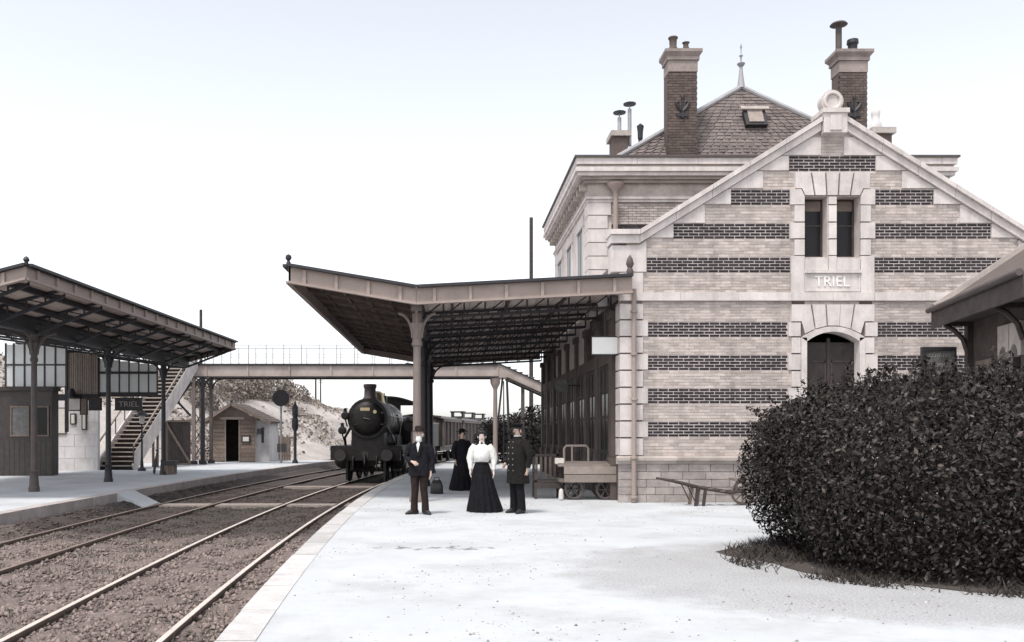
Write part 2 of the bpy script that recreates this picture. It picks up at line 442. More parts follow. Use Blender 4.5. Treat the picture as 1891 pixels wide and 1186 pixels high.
# ------------------------------------------------------------------ line of the curved railway
def edge(y):
    if y > 90: return edge(90) + (y - 90) * slope(90)
    return -1.80 - .038*(y - 7.9) + .00238*(y - 7.9)*(y - 14.7)
def slope(y):
    y = min(y, 90)
    return -.038 + .00238*(2*y - 22.6)
def off_pt(y, d):                            # a point d metres to the right of the platform edge, square to the line
    a = math.atan(slope(y)); return edge(y) + d*math.cos(a), y - d*math.sin(a)
RAIL_Z = -.33
def ribbon(d0, d1, z0, z1, ya, yb, step, mb=None):
    mb = mb or MB(); ys = np.arange(ya, yb + .01, step); pts = []; f = []
    for y in ys:
        x0, _ = edge(y) + d0, 0; pts += [(edge(y) + d0, y, z0), (edge(y) + d1, y, z1)]
    for i in range(len(ys) - 1): f.append((2*i, 2*i+1, 2*i+3, 2*i+2))
    return mb.add(pts, f)
def sweep(prof, ya, yb, step):               # closed profile (d, z) along the line
    mb = MB(); ys = np.arange(ya, yb + .01, step); rings = [[(edge(y) + d, y, z) for d, z in prof] for y in ys]
    n = len(prof); k = 0; pts = [p for r in rings for p in r]; f = []
    for i in range(len(rings) - 1):
        for j in range(n): f.append((i*n+j, i*n+(j+1) % n, (i+1)*n+(j+1) % n, (i+1)*n+j))
    f += [tuple(range(n)), tuple((len(rings)-1)*n + j for j in range(n))]
    return mb.add(pts, f)

# ------------------------------------------------------------------ ground
g = MB().add([(-600, -60, -.62), (600, -60, -.62), (600, 1500, -.62), (-600, 1500, -.62)], [(0, 1, 2, 3)]).build("ground", "field"); tag(g, kind="structure")
# right-hand platform: one slab with a curved front, then kerb stones along its edge
def platform(name, side_d0, side_d1, ya, yb, flatx=None):
    mb = MB(); ys = np.arange(ya, yb + .01, .5); n = len(ys); pts = []; f = []
    for y in ys:
        xa = edge(y) + side_d0
        xb = flatx if flatx is not None else edge(y) + side_d1
        for z in (0.0, -.6): pts += [(xa, y, z), (xb, y, z)]
    for i in range(n - 1):
        a, b = 4*i, 4*i+4
        f += [(a, a+1, b+1, b), (a, b, b+2, a+2), (a+1, a+3, b+3, b+1)]
    f += [(0, 2, 3, 1), (4*n-4, 4*n-3, 4*n-1, 4*n-2)]
    mb.add(pts, f)
    return tag(mb.build(name, "platform"), kind="structure")
plat_r = platform("platform", .30, None, .5, 110, 40.0)
plat_l = platform("platform", -22, -6.72, 2, 51)
def kerbs(parent, d_in, d_out, ya, yb, m="kerb"):
    y = ya; 
    while y < yb:
        L = 1.15 + random.random()*.15; gap = .022
        y2 = y + L - gap; dz = random.uniform(.004, .010); e = random.uniform(-.006, .006)
        mb = MB()
        p = [(edge(y)+d_in, y, -.6), (edge(y)+d_out+e, y, -.6), (edge(y2)+d_out+e, y2, -.6), (edge(y2)+d_in, y2, -.6)]
        q = [(a, b, dz) for a, b, c in p]
        mb.add(p+q, [(0,3,2,1),(4,5,6,7),(0,1,5,4),(1,2,6,5),(2,3,7,6),(3,0,4,7)])
        mb.build("kerb_stone", m, parent)
        y += L
kerbs(plat_r, .302, 0.0, .6, 90, "kerb_pale")
kerbs(plat_l, -6.722, -6.42, 8, 51)

# trackbed sheet, finely divided and uneven between the platforms
def trackbed():
    ds = np.linspace(-6.36, -.03, 64); ys = np.concatenate([np.arange(4, 34, .12), np.arange(34, 150, .6)])
    D, Y = np.meshgrid(ds, ys)
    E = np.array([edge(y) for y in ys])[:, None]
    X = D + E
    Z = RAIL_Z - .055 + .022*np.sin(5.1*X + 2.1*Y)*np.sin(3.7*Y - 1.3*X) + RNG.normal(0, .012, X.shape)
    Z -= .05*np.exp(-((D + 3.2)/.5)**2)
    Z += .17*np.clip((-5.78 - D)/.35, 0, 1)
    for c in (-.79, -2.23, -4.13, -5.57): Z -= .035*np.exp(-((D - c)/.10)**2)
    V = np.stack([X, Y, Z], -1).reshape(-1, 3); nx = len(ds)
    i, j = np.meshgrid(np.arange(len(ys)-1), np.arange(nx-1), indexing='ij'); a = (i*nx + j).ravel()
    F = np.stack([a, a+1, a+nx+1, a+nx], -1).ravel()
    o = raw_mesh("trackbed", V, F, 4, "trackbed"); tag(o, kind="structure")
    o.data.polygons.foreach_set("use_smooth", [True]*len(o.data.polygons))
trackbed()
# loose ballast stones
def ballast():
    N = 42000
    y = 6 + 27*RNG.random(N)**1.5; d = -6.3 + 6.2*RNG.random(N)
    bad = np.zeros(N, bool)
    for c in (-.79, -2.23, -4.13, -5.57): bad |= np.abs(d - c) < .07
    bad |= (np.abs(y - 23.7) < .45) | (np.abs(y - 31.6) < .4)
    y, d = y[~bad], d[~bad]; n = len(y)
    x = d + np.array([edge(t) for t in y]); z = np.full(n, RAIL_Z - .05)
    z -= .05*np.exp(-((d + 3.2)/.5)**2)
    z += .17*np.clip((-5.78 - d)/.35, 0, 1)
    base = np.array([(1,0,0),(0,1,0),(-1,0,0),(0,-1,0),(0,0,1),(0,0,-.8)], float)
    s = (.014 + .030*RNG.random(n)**1.8)[:, None, None]
    V = base[None]*s*(.55 + .9*RNG.random((n, 6, 1)))
    a = RNG.random(n)*6.283; ca, sa = np.cos(a)[:, None], np.sin(a)[:, None]
    vx = V[:, :, 0]*ca - V[:, :, 1]*sa; vy = V[:, :, 0]*sa + V[:, :, 1]*ca
    V = np.stack([vx + x[:, None], vy + y[:, None], V[:, :, 2]*.75 + z[:, None]], -1)
    t = np.array([(0,1,4),(1,2,4),(2,3,4),(3,0,4),(1,0,5),(2,1,5),(3,2,5),(0,3,5)])
    F = (t[None] + (np.arange(n)*6)[:, None, None]).ravel()
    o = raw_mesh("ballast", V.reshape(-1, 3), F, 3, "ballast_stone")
    tag(o, "loose brown ballast stones strewn between the rails", "ballast", kind="stuff")
ballast()
def blades(name, label, cat, x, y, z, h, m, spread=.5, w=.012):
    n = len(x); a = RNG.random(n)*6.283; hh = h*(.5 + RNG.random(n)); tx = RNG.normal(0, spread, n)*hh; ty = RNG.normal(0, spread, n)*hh
    p0 = np.stack([x - w*np.cos(a), y - w*np.sin(a), z], -1); p1 = np.stack([x + w*np.cos(a), y + w*np.sin(a), z], -1)
    p2 = np.stack([x + tx, y + ty, z + hh], -1)
    V = np.stack([p0, p1, p2], 1).reshape(-1, 3); F = np.arange(3*n)
    o = raw_mesh(name, V, F, 3, m); return tag(o, label, cat, kind="stuff")
nw = 5200
cy = 7 + 20*RNG.random(260)**1.3; cd = -6.2 + 6.0*RNG.random(260)
k = RNG.integers(0, 260, nw); wy = cy[k] + RNG.normal(0, .16, nw); wd = np.clip(cd[k] + RNG.normal(0, .16, nw), -6.35, -.08)
blades("weeds", "small dry weeds sprouting in tufts in the ballast of both tracks", "weeds",
       wd + np.array([edge(t) for t in wy]), wy, np.full(nw, RAIL_Z - .07), .065, "weed", .55, .008)

def grit():
    N = 9000
    y = 6.3 + 16*RNG.random(N)**1.3; x = np.array([edge(t) for t in y]) + .35 + RNG.random(N)*(7.5)
    k = np.sin(x*1.7 + 2*np.sin(y*.9)) + np.sin(y*2.1 - x*.8) + RNG.normal(0, .9, N) > .6
    x, y = x[k], y[k]; n = len(x)
    base = np.array([(1,0,0),(0,1,0),(-1,0,0),(0,-1,0),(0,0,.8)], float)
    s_ = (.004 + .013*RNG.random(n)**3)[:, None, None]
    V = base[None]*s_*(.6 + .8*RNG.random((n, 5, 1))); V = V + np.stack([x, y, np.full(n, .0)], -1)[:, None, :]
    t = np.array([(0,1,4),(1,2,4),(2,3,4),(3,0,4)])
    o = raw_mesh("grit", V.reshape(-1, 3), (t[None] + (np.arange(n)*5)[:, None, None]).ravel(), 3, "grit_stone")
    tag(o, "fine grit scattered over the pale near platform", "grit", kind="stuff")
grit()
# rails
def track(label, c):
    t = thing("railway_track", label, "railway track", (edge(10) + c, 10, RAIL_Z), "railway tracks between the platforms")
    for s in (-.72, .72):
        d = c + s; z = RAIL_Z
        r = sweep([(d-.034, z), (d+.034, z), (d+.034, z-.035), (d+.010, z-.045), (d+.010, z-.11), (d+.06, z-.125), (d-.06, z-.125), (d-.010, z-.11), (d-.010, z-.045), (d-.034, z-.035)], 3, 150, .6).build("rail", "rail_side", t)
        sweep([(d-.030, z+.004), (d+.030, z+.004), (d+.033, z-.004), (d-.033, z-.004)], 3, 150, .6).build("rail_head", "rail_top" if c > -3 else "rail_top_dull", r)
    y = 4.0
    sl = MB().box(-1.25, 1.25, -.12, .12, -.14, -.075)
    first = None
    while y < 60:
        if first is None:
            first = MB().box(-1.25, 1.25, -.12, .12, -.155, -.088); me = first.build("sleeper", "wood_dark", t)
            me.location = Vector((edge(y) + c, y, RAIL_Z)) - ORG[t.name]
            me.data.transform(Matrix.Translation(ORG[t.name])); ms = me.data
        else:
            o = instance("sleeper", ms, t, (edge(y) + c, y, RAIL_Z)); o.rotation_euler.z = -math.atan(slope(y))
        y += .75
    return t
track("pair of rails with shiny worn heads beside the near platform, under the locomotive", -1.51)
track("pair of dull rails farther left, running past the far platform edge", -4.85)

def crossing(label, y, spans, hw):
    t = thing("board_crossing", label, "crossing", (edge(y) - 2, y, RAIL_Z), "board crossings over the tracks")
    for d0, d1 in spans:
        k = 4
        for i in range(k):
            ya = y - hw + 2*hw*i/k; yb = ya + 2*hw/k - .02
            z1 = RAIL_Z - .008 + random.uniform(-.008, .006)
            MB().add([(edge(ya)+d0, ya, z1-.09), (edge(ya)+d1, ya, z1-.09), (edge(yb)+d1, yb, z1-.09), (edge(yb)+d0, yb, z1-.09),
                      (edge(ya)+d0, ya, z1), (edge(ya)+d1, ya, z1), (edge(yb)+d1, yb, z1), (edge(yb)+d0, yb, z1)],
                     [(0,3,2,1),(4,5,6,7),(0,1,5,4),(1,2,6,5),(2,3,7,6),(3,0,4,7)]).build("plank", "wood_pale", t)
crossing("pale board crossing laid between the rails in the middle distance, nearer the camera", 23.7,
         [(-.62, -.05), (-2.13, -.89), (-4.0, -2.36), (-5.47, -4.23), (-6.38, -5.70)], .36)
crossing("pale board crossing just in front of the locomotive", 31.7, [(-2.13, -.89), (-4.0, -2.36)], .33)
# pale ramp slab at the far platform edge, in line with the crossing
rp = MB().add([(edge(23)-6.44, 23.0, .012), (edge(24.2)-6.44, 24.2, .012), (edge(24.2)-5.72, 24.2, -.35), (edge(23)-5.72, 23.0, -.35),
               (edge(23)-6.44, 23.0, -.5), (edge(24.2)-6.44, 24.2, -.5), (edge(24.2)-5.72, 24.2, -.5), (edge(23)-5.72, 23.0, -.5)],
              [(0,1,2,3),(0,4,5,1),(1,5,6,2),(2,6,7,3),(3,7,4,0)]).build("ramp_slab", "platform")
tag(rp, "pale sloping slab leaning on the far platform edge at the crossing", "ramp")

# garden verge and gravelled patch by the bush
def sheet(name, m, poly, z, n=1):
    o = MB().add([(a, b, z) for a, b in poly], [tuple(range(len(poly)))]).build(name, m); return tag(o, kind="structure")
pc = []
for i in range(44):
    a = 2*math.pi*i/44; rr = 1 + .05*math.sin(5*a) + .04*math.sin(9*a + 1)
    pc.append((7.05 + 3.4*rr*math.cos(a), 10.9 + 2.45*rr*math.sin(a)))
sheet("garden_bed", "earth", pc, .006)
ng = 34000
a = RNG.random(ng)*6.283; rr = np.sqrt(RNG.random(ng))*1.02
gx = 7.0 + 3.55*rr*np.cos(a); gy = 10.75 + 2.62*rr*np.sin(a)
gk = np.sin(gx*3.1 + 1.7*np.sin(gy*2.3)) + np.sin(gy*3.7 - gx*1.9) + RNG.normal(0, .8, ng) - 1.0*((gx - 7.2)/3.6)**2 + .9
gx, gy = gx[gk > 0], gy[gk > 0]
blades("grass", "ragged dark grass growing round the foot of the bush", "grass", gx, gy, np.full(len(gx), .0), .085*(.5 + .7*RNG.random(len(gx))), "grass_dry", .9, .009)

# ------------------------------------------------------------------ far slopes and horizon
def bank():
    ys = np.concatenate([np.arange(40, 120, 1.5), np.arange(120, 420, 8)]); us = np.linspace(0, 60, 60)
    V = []
    for y in ys:
        foot = edge(y) - 6.42 - 6.0
        for u in us:
            hmax = 6.4*min(1, max(0, (y - 38)/14)) * (1.0 if y < 75 else max(.28, 1 - (y - 75)/110))
            h = hmax*(1 - math.exp(-(u/8.5)**1.5)) + u*.02
            h += .35*math.sin(u*.55 + y*.21)*min(1, u/6) + .25*math.sin(u*1.3 - y*.37)*min(1, u/6)
            V.append((foot - u, y, -.45 + h))
    V = np.array(V); nx = len(us)
    i, j = np.meshgrid(np.arange(len(ys)-1), np.arange(nx-1), indexing='ij'); a = (i*nx + j).ravel()
    F = np.stack([a, a+nx, a+nx+1, a+1], -1).ravel()
    o = raw_mesh("hill", V, F, 4, "bank"); tag(o, kind="structure")
    o.data.polygons.foreach_set("use_smooth", [True]*len(o.data.polygons))
bank()

# ------------------------------------------------------------------ STATION BUILDING
YF, CX = 20.0, 8.61
def FX(px): return (px - VPX)*YF/FPX
def FZ(py): return CAM_H + (HOR - py)*YF/FPX
XL, XR = FX(1146), 2*CX - FX(1146)
SB = thing("station_building", "two-storey station building of banded brick and pale stone with a stepped front gable", "station building", (CX, YF, 0))
def rake(x): return 8.19 + .62*((x if x < CX else 2*CX - x) - 7.69)
# wall core, with real openings
yc0, yc1 = YF + .007, YF + .42
WX0, WX1, WX2, WX3 = FX(1485), FX(1528), FX(1544), FX(1587)
dx0, dx1 = FX(1487), FX(1587); dzs, dzt = FZ(627), FZ(612)
core = MB()
xl_, xr_ = XL + .03, XR - .03
core.prism([(xl_, 0), (dx0, 0), (dx0, 4.6), (xl_, 4.6)], yc0, yc1)
core.prism([(dx1, 0), (xr_, 0), (xr_, 4.6), (dx1, 4.6)], yc0, yc1)
arc = [(dx0 + (dx1-dx0)*i/12, dzs + (dzt-dzs)*math.sin(math.pi*i/12)) for i in range(13)]
core.prism(arc + [(dx1, 4.6), (dx0, 4.6)], yc0, yc1)
core.prism([(xl_, 4.6), (WX0, 4.6), (WX0, rake(WX0)-.12), (4.3, rake(4.3)-.12), (xl_, 5.7)], yc0, yc1)
core.prism([(WX3, 4.6), (xr_, 4.6), (xr_, 5.7), (2*CX-4.3, rake(4.3)-.12), (WX3, rake(WX3)-.12)], yc0, yc1)
core.prism([(WX0, 4.6), (WX3, 4.6), (WX3, FZ(475)), (WX0, FZ(475))], yc0, yc1)
core.prism([(WX1, FZ(475)), (WX2, FZ(475)), (WX2, FZ(363)), (WX1, FZ(363))], yc0, yc1)
core.prism([(WX0, FZ(363)), (WX3, FZ(363)), (WX3, rake(WX3)-.12), (CX, rake(CX)-.12), (WX0, rake(WX0)-.12)], yc0, yc1)
core.build("front_wall", "mortar", SB)
jb = MB(); yj = YF + .003
for mx in (lambda x: x, lambda x: 2*CX - x):
    def J(a, b, z0, z1): jb.prism([(mx(a), z0), (mx(b), z0), (mx(b), z1), (mx(a), z1)], yj, yj + .05)
    J(XL + .01, FX(1186), 1.05, 4.5); J(FX(1462), FX(1486), 1.05, 4.5) ; J(FX(1467), FX(1485), FZ(474), FZ(351)); J(FX(1486), CX - .003, FZ(362), FZ(320)); J(FX(1530), CX - .003, FZ(474), FZ(363))
    J(FX(1487), CX - .003, FZ(603), FZ(563))
jb.build("joint_pointing", "joint_dark", SB, kind="stuff")
# interiors behind the openings
MB().prism([(XL+.5, 0), (XR-.5, 0), (XR-.5, rake(XL+.5)-.7), (CX, rake(CX)-.7), (XL+.5, rake(XL+.5)-.7)], YF+1.6, YF+1.7).build("interior_wall", "wood_dark", SB)
# bricks
def unit_brick(L, h):
    b = MB().box(0, L, 0, .05, 0, h); return b
brick_me = {}
def brick_mesh(kind):
    if kind not in brick_me:
        o = unit_brick(1, 1).build(kind, kind); brick_me[kind] = o.data; bpy.data.objects.remove(o)
    return brick_me[kind]
rest = {"dark_brick": MB(), "pale_brick": MB()}; used = {"dark_brick": 0, "pale_brick": 0}
def lay(kind, x0, x1, z0, z1, n, y=YF, individual=True):
    h = (z1 - z0)/n; L, J = (.210, .020) if kind == "dark_brick" else (.218, .012); jz = .021 if kind == "dark_brick" else .0125
    for i in range(n):
        za = z0 + i*h; x = x0 - (.115 if i % 2 else 0)
        while x < x1 - .01:
            a, b = max(x, x0), min(x + L, x1)
            if b - a > .03:
                e = random.uniform(-.004, .003); zt = za + h - jz
                if individual and b - a > .2 and used[kind] < 300 and z0 > 1.9 and random.random() < .45:
                    instance(kind, brick_mesh(kind), SB, (a, y + e, za), (b - a, 1, zt - za)); used[kind] += 1
                else:
                    rest[kind].box(a, b, y + e, y + e + .05, za, zt)
            x += L + J
        
bands = [("pale_brick", 1.04, 1.477, 6)]
for k in range(4):
    z = 1.477 + .7437*k
    bands.append(("dark_brick", z, z + .338, 5)); bands.append(("pale_brick", z + .338, z + .7437 if k < 3 else 4.500, 6 if k < 3 else 7))
up = [("pale_brick", 4.70, 5.15, 7)]
for k in range(4):
    z = 5.15 + .757*k
    up.append(("dark_brick", z, z + .344, 5)); up.append(("pale_brick", z + .344, z + .757 if k < 3 else 8.168, 6))
steps = [1188, 1194, 1194, 1243, 1301, 1349, 1408, 1456, 1515]
def two(kind, xa, xb, z0, z1, n):            # left interval and its mirror image
    lay(kind, xa, xb, z0, z1, n); lay(kind, 2*CX - xb, 2*CX - xa, z0, z1, n)
for kind, z0, z1, n in bands:
    xa = FX(1197) if kind == "dark_brick" else FX(1188)
    if z1 <= 3.75: xb = FX(1454) if kind == "dark_brick" else FX(1461)
    else: xb = FX(1454) if kind == "dark_brick" else FX(1459)
    two(kind, xa, xb, z0, z1, n)
for (kind, z0, z1, n), st in zip(up, steps):
    xa = FX(st) + .008
    if z1 < 5.5: xb = FX(1459)
    elif z1 < 6.95: xb = FX(1457) if kind == "dark_brick" else FX(1465)
    elif z0 < 7.3: xb = FX(1466)
    else: xb = None
    if xb is None:
        lay(kind, xa, 2*CX - xa, z0, z1, n)
    else:
        two(kind, xa, xb, z0, z1, n)
# stones of the front: polygons in metres on the facade plane
YS = YF - .035
def stone(poly, y0=YS, y1=YF + .06, name="ashlar_stone", m="stone", mirror=False):
    MB().prism(poly, y0, y1).build(name, m, SB)
    if mirror: MB().prism([(2*CX - a, b) for a, b in poly][::-1], y0, y1).build(name, m, SB)
def rect(xa, xb, za, zb): return [(xa, za), (xb, za), (xb, zb), (xa, zb)]
G = .017
# corner quoins below the string course
zq = [1.04] + [FZ(p) for p in (808.6, 777.5, 746.5, 715.5, 684, 653, 622, 591, 560)] + [4.50]
for i in range(len(zq) - 1):
    w = FX(1196) if i % 2 == 1 else FX(1187)
    stone(rect(XL - .02, w, zq[i] + G, zq[i+1] - G), YS, YF + .5, "quoin_stone")
    stone(rect(2*CX - w, XR + .02, zq[i] + G, zq[i+1] - G), YS, YF + .5, "quoin_stone")
# string course, pieces butted
xs = [XL - .04, 5.2, 6.5, FX(1460), FX(1536), FX(1612), 10.6, 11.9, XR + .04]
for a, b in zip(xs[:-1], xs[1:]):
    stone(rect(a + .003, b - .003, 4.508, 4.69), YF - .075, YF + .08, "string_course_stone")
# piers above the string course and the stepped stones under the rake
z_in = lambda x: rake(x) - .30
stone(rect(XL - .03, FX(1187), 4.695, 5.15 - G), YS, YF + .4, "pier_stone", mirror=True)
stone([(FX(1129), 5.15 + G/2), (FX(1193), 5.15 + G/2), (FX(1193), FZ(440)), (FX(1193), z_in(FX(1193)) - .01), (FX(1180), FZ(454)), (FX(1129), FZ(454))], YS, YF + .4, "kneeler_stone", mirror=True)
lv = [(FZ(440), FZ(413), 1243), (FZ(413), FZ(378), 1301), (FZ(378), FZ(349), 1349), (FZ(349), FZ(316), 1408), (FZ(316), FZ(288), 1456), (FZ(288), FZ(254), 1515)]
lastx = 1194
for z0, z1, px in lv:
    x1 = FX(px); xi = lambda z: 7.69 + (z + .30 - 8.19)/.62
    za, zb = z0 + G/2, z1 - G/2
    xa = max(xi(za), FX(lastx) if False else -99)
    poly = [(xi(za), za), (x1, za), (x1, min(zb, z_in(x1)))]
    if z_in(x1) > zb: poly.append((xi(zb), zb))
    stone(poly, YS, YF + .1, "step_stone", mirror=True)
stone([(FX(1516), FZ(254) + G), (2*CX - FX(1516), FZ(254) + G), (2*CX - FX(1516), z_in(FX(1516)) - .01), (CX, z_in(CX) - .01), (FX(1516), z_in(FX(1516)) - .01)], YS, YF + .1, "step_stone")
# raking coping: stones with a thin projecting cap
cx0, cx1 = FX(1180), FX(1514)
nC = 5
for i in range(nC):
    a = cx0 + (cx1 - cx0)*i/nC + .004; b = cx0 + (cx1 - cx0)*(i+1)/nC - .004
    for s in (0, 1):
        mx = (lambda x: x) if s == 0 else (lambda x: 2*CX - x)
        p1 = [(a, rake(a)-.29), (b, rake(b)-.29), (b, rake(b)-.115), (a, rake(a)-.115)]
        p2 = [(a, rake(a)-.11), (b, rake(b)-.11), (b, rake(b)), (a, rake(a))]
        c = MB().prism([(mx(x), z) for x, z in p1], YF - .10, YF + .45).build("coping_stone", "stone", SB)
        MB().prism([(mx(x), z) for x, z in p2], YF - .17, YF + .50).build("coping_cap", "stone", c)
for s in (0, 1):
    mx = (lambda x: x) if s == 0 else (lambda x: 2*CX - x)
    za = rake(cx0)
    c = MB().prism([(mx(x), z) for x, z in rect(FX(1127), cx0 - .004, za - .29, za - .115)], YF - .10, YF + .45).build("coping_stone", "stone", SB)
    MB().prism([(mx(x), z) for x, z in rect(FX(1125), cx0 - .004, za - .11, za)], YF - .17, YF + .50).build("coping_cap", "stone", c)
# apex block with sunk panel and stone roundel
ap = MB().box(FX(1515), 2*CX - FX(1515), YF - .2, YF + .4, FZ(250), FZ(214)).build("apex_block", "stone", SB)
MB().box(FX(1512), 2*CX - FX(1512), YF - .24, YF + .44, FZ(214), FZ(206)).build("apex_cap", "stone", ap)
MB().box(FX(1526), 2*CX - FX(1526), YF - .23, YF - .19, FZ(246), FZ(219)).build("apex_panel", "stone", ap)
rd = MB().disc_y((FX(1533), YF - .12, FZ(190)), .245, .24, 28).build("roundel", "stone", SB)
mbr = MB(); mbr.ring_x((0, 0, 0), .175, .04, 28, 6)
mbr.v = [(FX(1533) + y, YF - .13 + x, FZ(190) + z) for x, y, z in mbr.v]; mbr.build("roundel_rim", "stone", rd)
# gable window stones
for a, b, c, d, e, f in ((1467,1497,1504,1486,1480,1467),):
    pass
def pxpoly(pts): return [(FX(x), FZ(y)) for x, y in pts]
def inset(P, t=.010):
    cx_ = sum(a for a, b in P)/len(P); cz_ = sum(b for a, b in P)/len(P); w = max(a for a, b in P) - min(a for a, b in P); h = max(b for a, b in P) - min(b for a, b in P)
    return [(cx_ + (a - cx_)*(1 - 2*t/w), cz_ + (b - cz_)*(1 - 2*t/h)) for a, b in P]
def voussoir(pts, m=False): stone(inset(pxpoly(pts)), YS - .01, YF + .3, "voussoir", "stone", m)
voussoir([(1467,349),(1467,318),(1496,318),(1503,362),(1486,362),(1480,349)], True)
voussoir([(1504.5,362),(1497.5,318),(1522.5,318),(1525,362)], True)
voussoir([(1526.5,362),(1524,318),(1548.5,318),(1546,362)])
jt = [(363.5,378.5,1458),(379.5,410.5,1466),(411.5,441.5,1458),(442.5,472.5,1466)]
for y0, y1, px in jt:
    if y0 < 370: stone(pxpoly([(1458,378.5),(1484.5,378.5),(1484.5,363.5),(1478.5,350.5),(1458,350.5)]), YS - .01, YF + .4, "jamb_stone", "stone", True)
    else: stone(rect(FX(px), FX(1484.5), FZ(y1 - .7), FZ(y0 + .7)), YS - .01, YF + .4, "jamb_stone", "stone", True)
    stone(rect(FX(1529), FX(1543.5), FZ(y1 - .7), FZ(y0 + .7)), YS - .01, YF + .4, "mullion_stone")
stone(rect(FX(1459.5), FX(1484.5), 4.695, FZ(473.5)), YS - .01, YF + .1, "pier_stone", "stone", True)
stone(rect(FX(1529), FX(1543.5), FZ(500), FZ(473.5)), YS - .01, YF + .1, "mullion_stone")
for a, b in ((1485.5, 1528), (1544.5, 1587)):
    MB().prismx([(YF - .03, FZ(499)), (YF - .03, FZ(479)), (YF + .35, FZ(472)), (YF + .35, FZ(499))], FX(a), FX(b)).build("window_sill", "stone", SB)
tp = MB().box(FX(1485.5), FX(1587.5), YF - .02, YF + .05, 4.695, FZ(500)).build("name_panel", "stone", SB)
fr = MB()
fr.box(FX(1484), FX(1589), YF - .075, YF - .02, FZ(505), FZ(500)); fr.box(FX(1488), FX(1585), YF - .045, YF - .02, FZ(539), FZ(536.5))
fr.box(FX(1485.5), FX(1488), YF - .04, YF - .02, FZ(539), FZ(505)); fr.box(FX(1585), FX(1587.5), YF - .04, YF - .02, FZ(539), FZ(505))
fr.build("panel_moulding", "stone", tp)
lettering("TRIEL", .34, FX(1535.5), YF - .028, FZ(521), "letter_stone", tp, .02, width=.78)
# gable window: two lights with sashes and half-drawn blinds
for a, b in ((1485, 1528), (1544, 1587)):
    x0, x1, z0, z1 = FX(a), FX(b), FZ(473), FZ(363)
    w = MB(); t = .05; y = YF + .26
    w.box(x0, x0+t, y, y+.05, z0, z1); w.box(x1-t, x1, y, y+.05, z0, z1); w.box(x0+t, x1-t, y, y+.05, z0, z0+t); w.box(x0+t, x1-t, y, y+.05, z1-t, z1)
    w.box(x0+t, x1-t, y+.01, y+.04, z0+.72, z0+.75)
    wf = w.build("window", "wood_dark", SB)
    MB().box(x0+t, x1-t, y+.018, y+.028, z0+t, z1-t).build("pane", "glass_dark", wf)
    MB().box(x0+t, x1-t, y+.005, y+.012, z1-.27, z1-t).build("blind", "wood_mid", wf)
# door: arched stone frame, voussoirs, jambs, leaf
fo, fi = FX(1478), FX(1488.5)
def archz(x, half, zs, zt): return zt - (zt - zs)*min(1, abs(x - (dx0+dx1)/2)/half)**2
DC = (dx0 + dx1)/2
ho, hi_ = DC - fo, DC - fi
o_arc = [(DC - ho + 2*ho*i/16, archz(DC - ho + 2*ho*i/16, ho, FZ(624), FZ(603.5))) for i in range(17)]
i_arc = [(DC - hi_ + 2*hi_*i/16, archz(DC - hi_ + 2*hi_*i/16, hi_, FZ(631), FZ(613))) for i in range(17)]
fr = MB()
for i in range(16): fr.prism([i_arc[i], i_arc[i+1], o_arc[i+1], o_arc[i]], YF - .06, YF + .3)
fr.prism(rect(fo, fi, 0, o_arc[0][1]), YF - .06, YF + .3); fr.prism(rect(2*DC - fi, 2*DC - fo, 0, o_arc[0][1]), YF - .06, YF + .3)
dfr = fr.build("door_frame", "stone", SB)
zd = lambda x: FZ(archzp(x))
def arcp(x):                                 # top of the frame arch in photo pixels
    X = FX(x); return HOR - (archz(X, ho, FZ(624), FZ(603.5)) - CAM_H)*FPX/YF - 1.6
def dv(pts, m=False):
    P = inset(pxpoly(pts)); MB().prism(P, YS - .01, YF + .2).build("voussoir", "stone", SB)
    if m: MB().prism([(2*DC - a, b) for a, b in P][::-1], YS - .01, YF + .2).build("voussoir", "stone", SB)
dv([(1460,594),(1460,562),(1496.3,562),(1503.5,arcp(1503.5)),(1486,arcp(1486)),(1479,594)], True)
dv([(1504.7,arcp(1504.7)),(1497.5,562),(1523.2,562),(1526,arcp(1526))], True)
dv([(1527.2,arcp(1527.2)),(1524.4,562),(1551.4,562),(1548.6,arcp(1548.6))])
for y0, y1, px in ((595.5,622,1455),(623.2,653,1461),(654.2,684,1455),(685.2,715,1461),(716.2,746,1455),(747.2,777,1461),(778.2,808,1455),(809.2,842,1461)):
    P = rect(FX(px), fo - .010, FZ(y1 - .7), FZ(y0 + .7))
    for q in (P, [(2*DC - a, b) for a, b in P][::-1]): MB().prism(q, YS - .01, YF + .2).build("jamb_stone", "stone", SB)
d = MB(); yd = YF + .22
d.box(fi, DC - .02, yd, yd+.05, .05, 3.6); d.box(DC + .02, 2*DC - fi, yd, yd+.05, .05, 3.6)
door = d.build("door", "door_wood", SB)
m_ = MB()
for c in (DC - .30, DC + .30):
    for z in (1.2, 1.9, 2.6, 3.15): m_.box(c - .24, c + .24, yd - .012, yd, z, z + .04)
    for x in (-.25, .21): m_.box(c + x, c + x + .04, yd - .012, yd, .9, 3.2)
m_.box(DC - .035, DC + .035, yd - .02, yd, .05, 3.7); m_.build("door_moulding", "wood_dark", door)
MB().box(DC - .48, DC - .12, yd - .006, yd, 1.95, 2.58).box(DC + .12, DC + .48, yd - .006, yd, 1.95, 2.58).build("door_pane", "glass_dark", door)
MB().ell((DC + .09, yd - .04, 1.1), .03, .03, .03).build("handle", "brass", door)
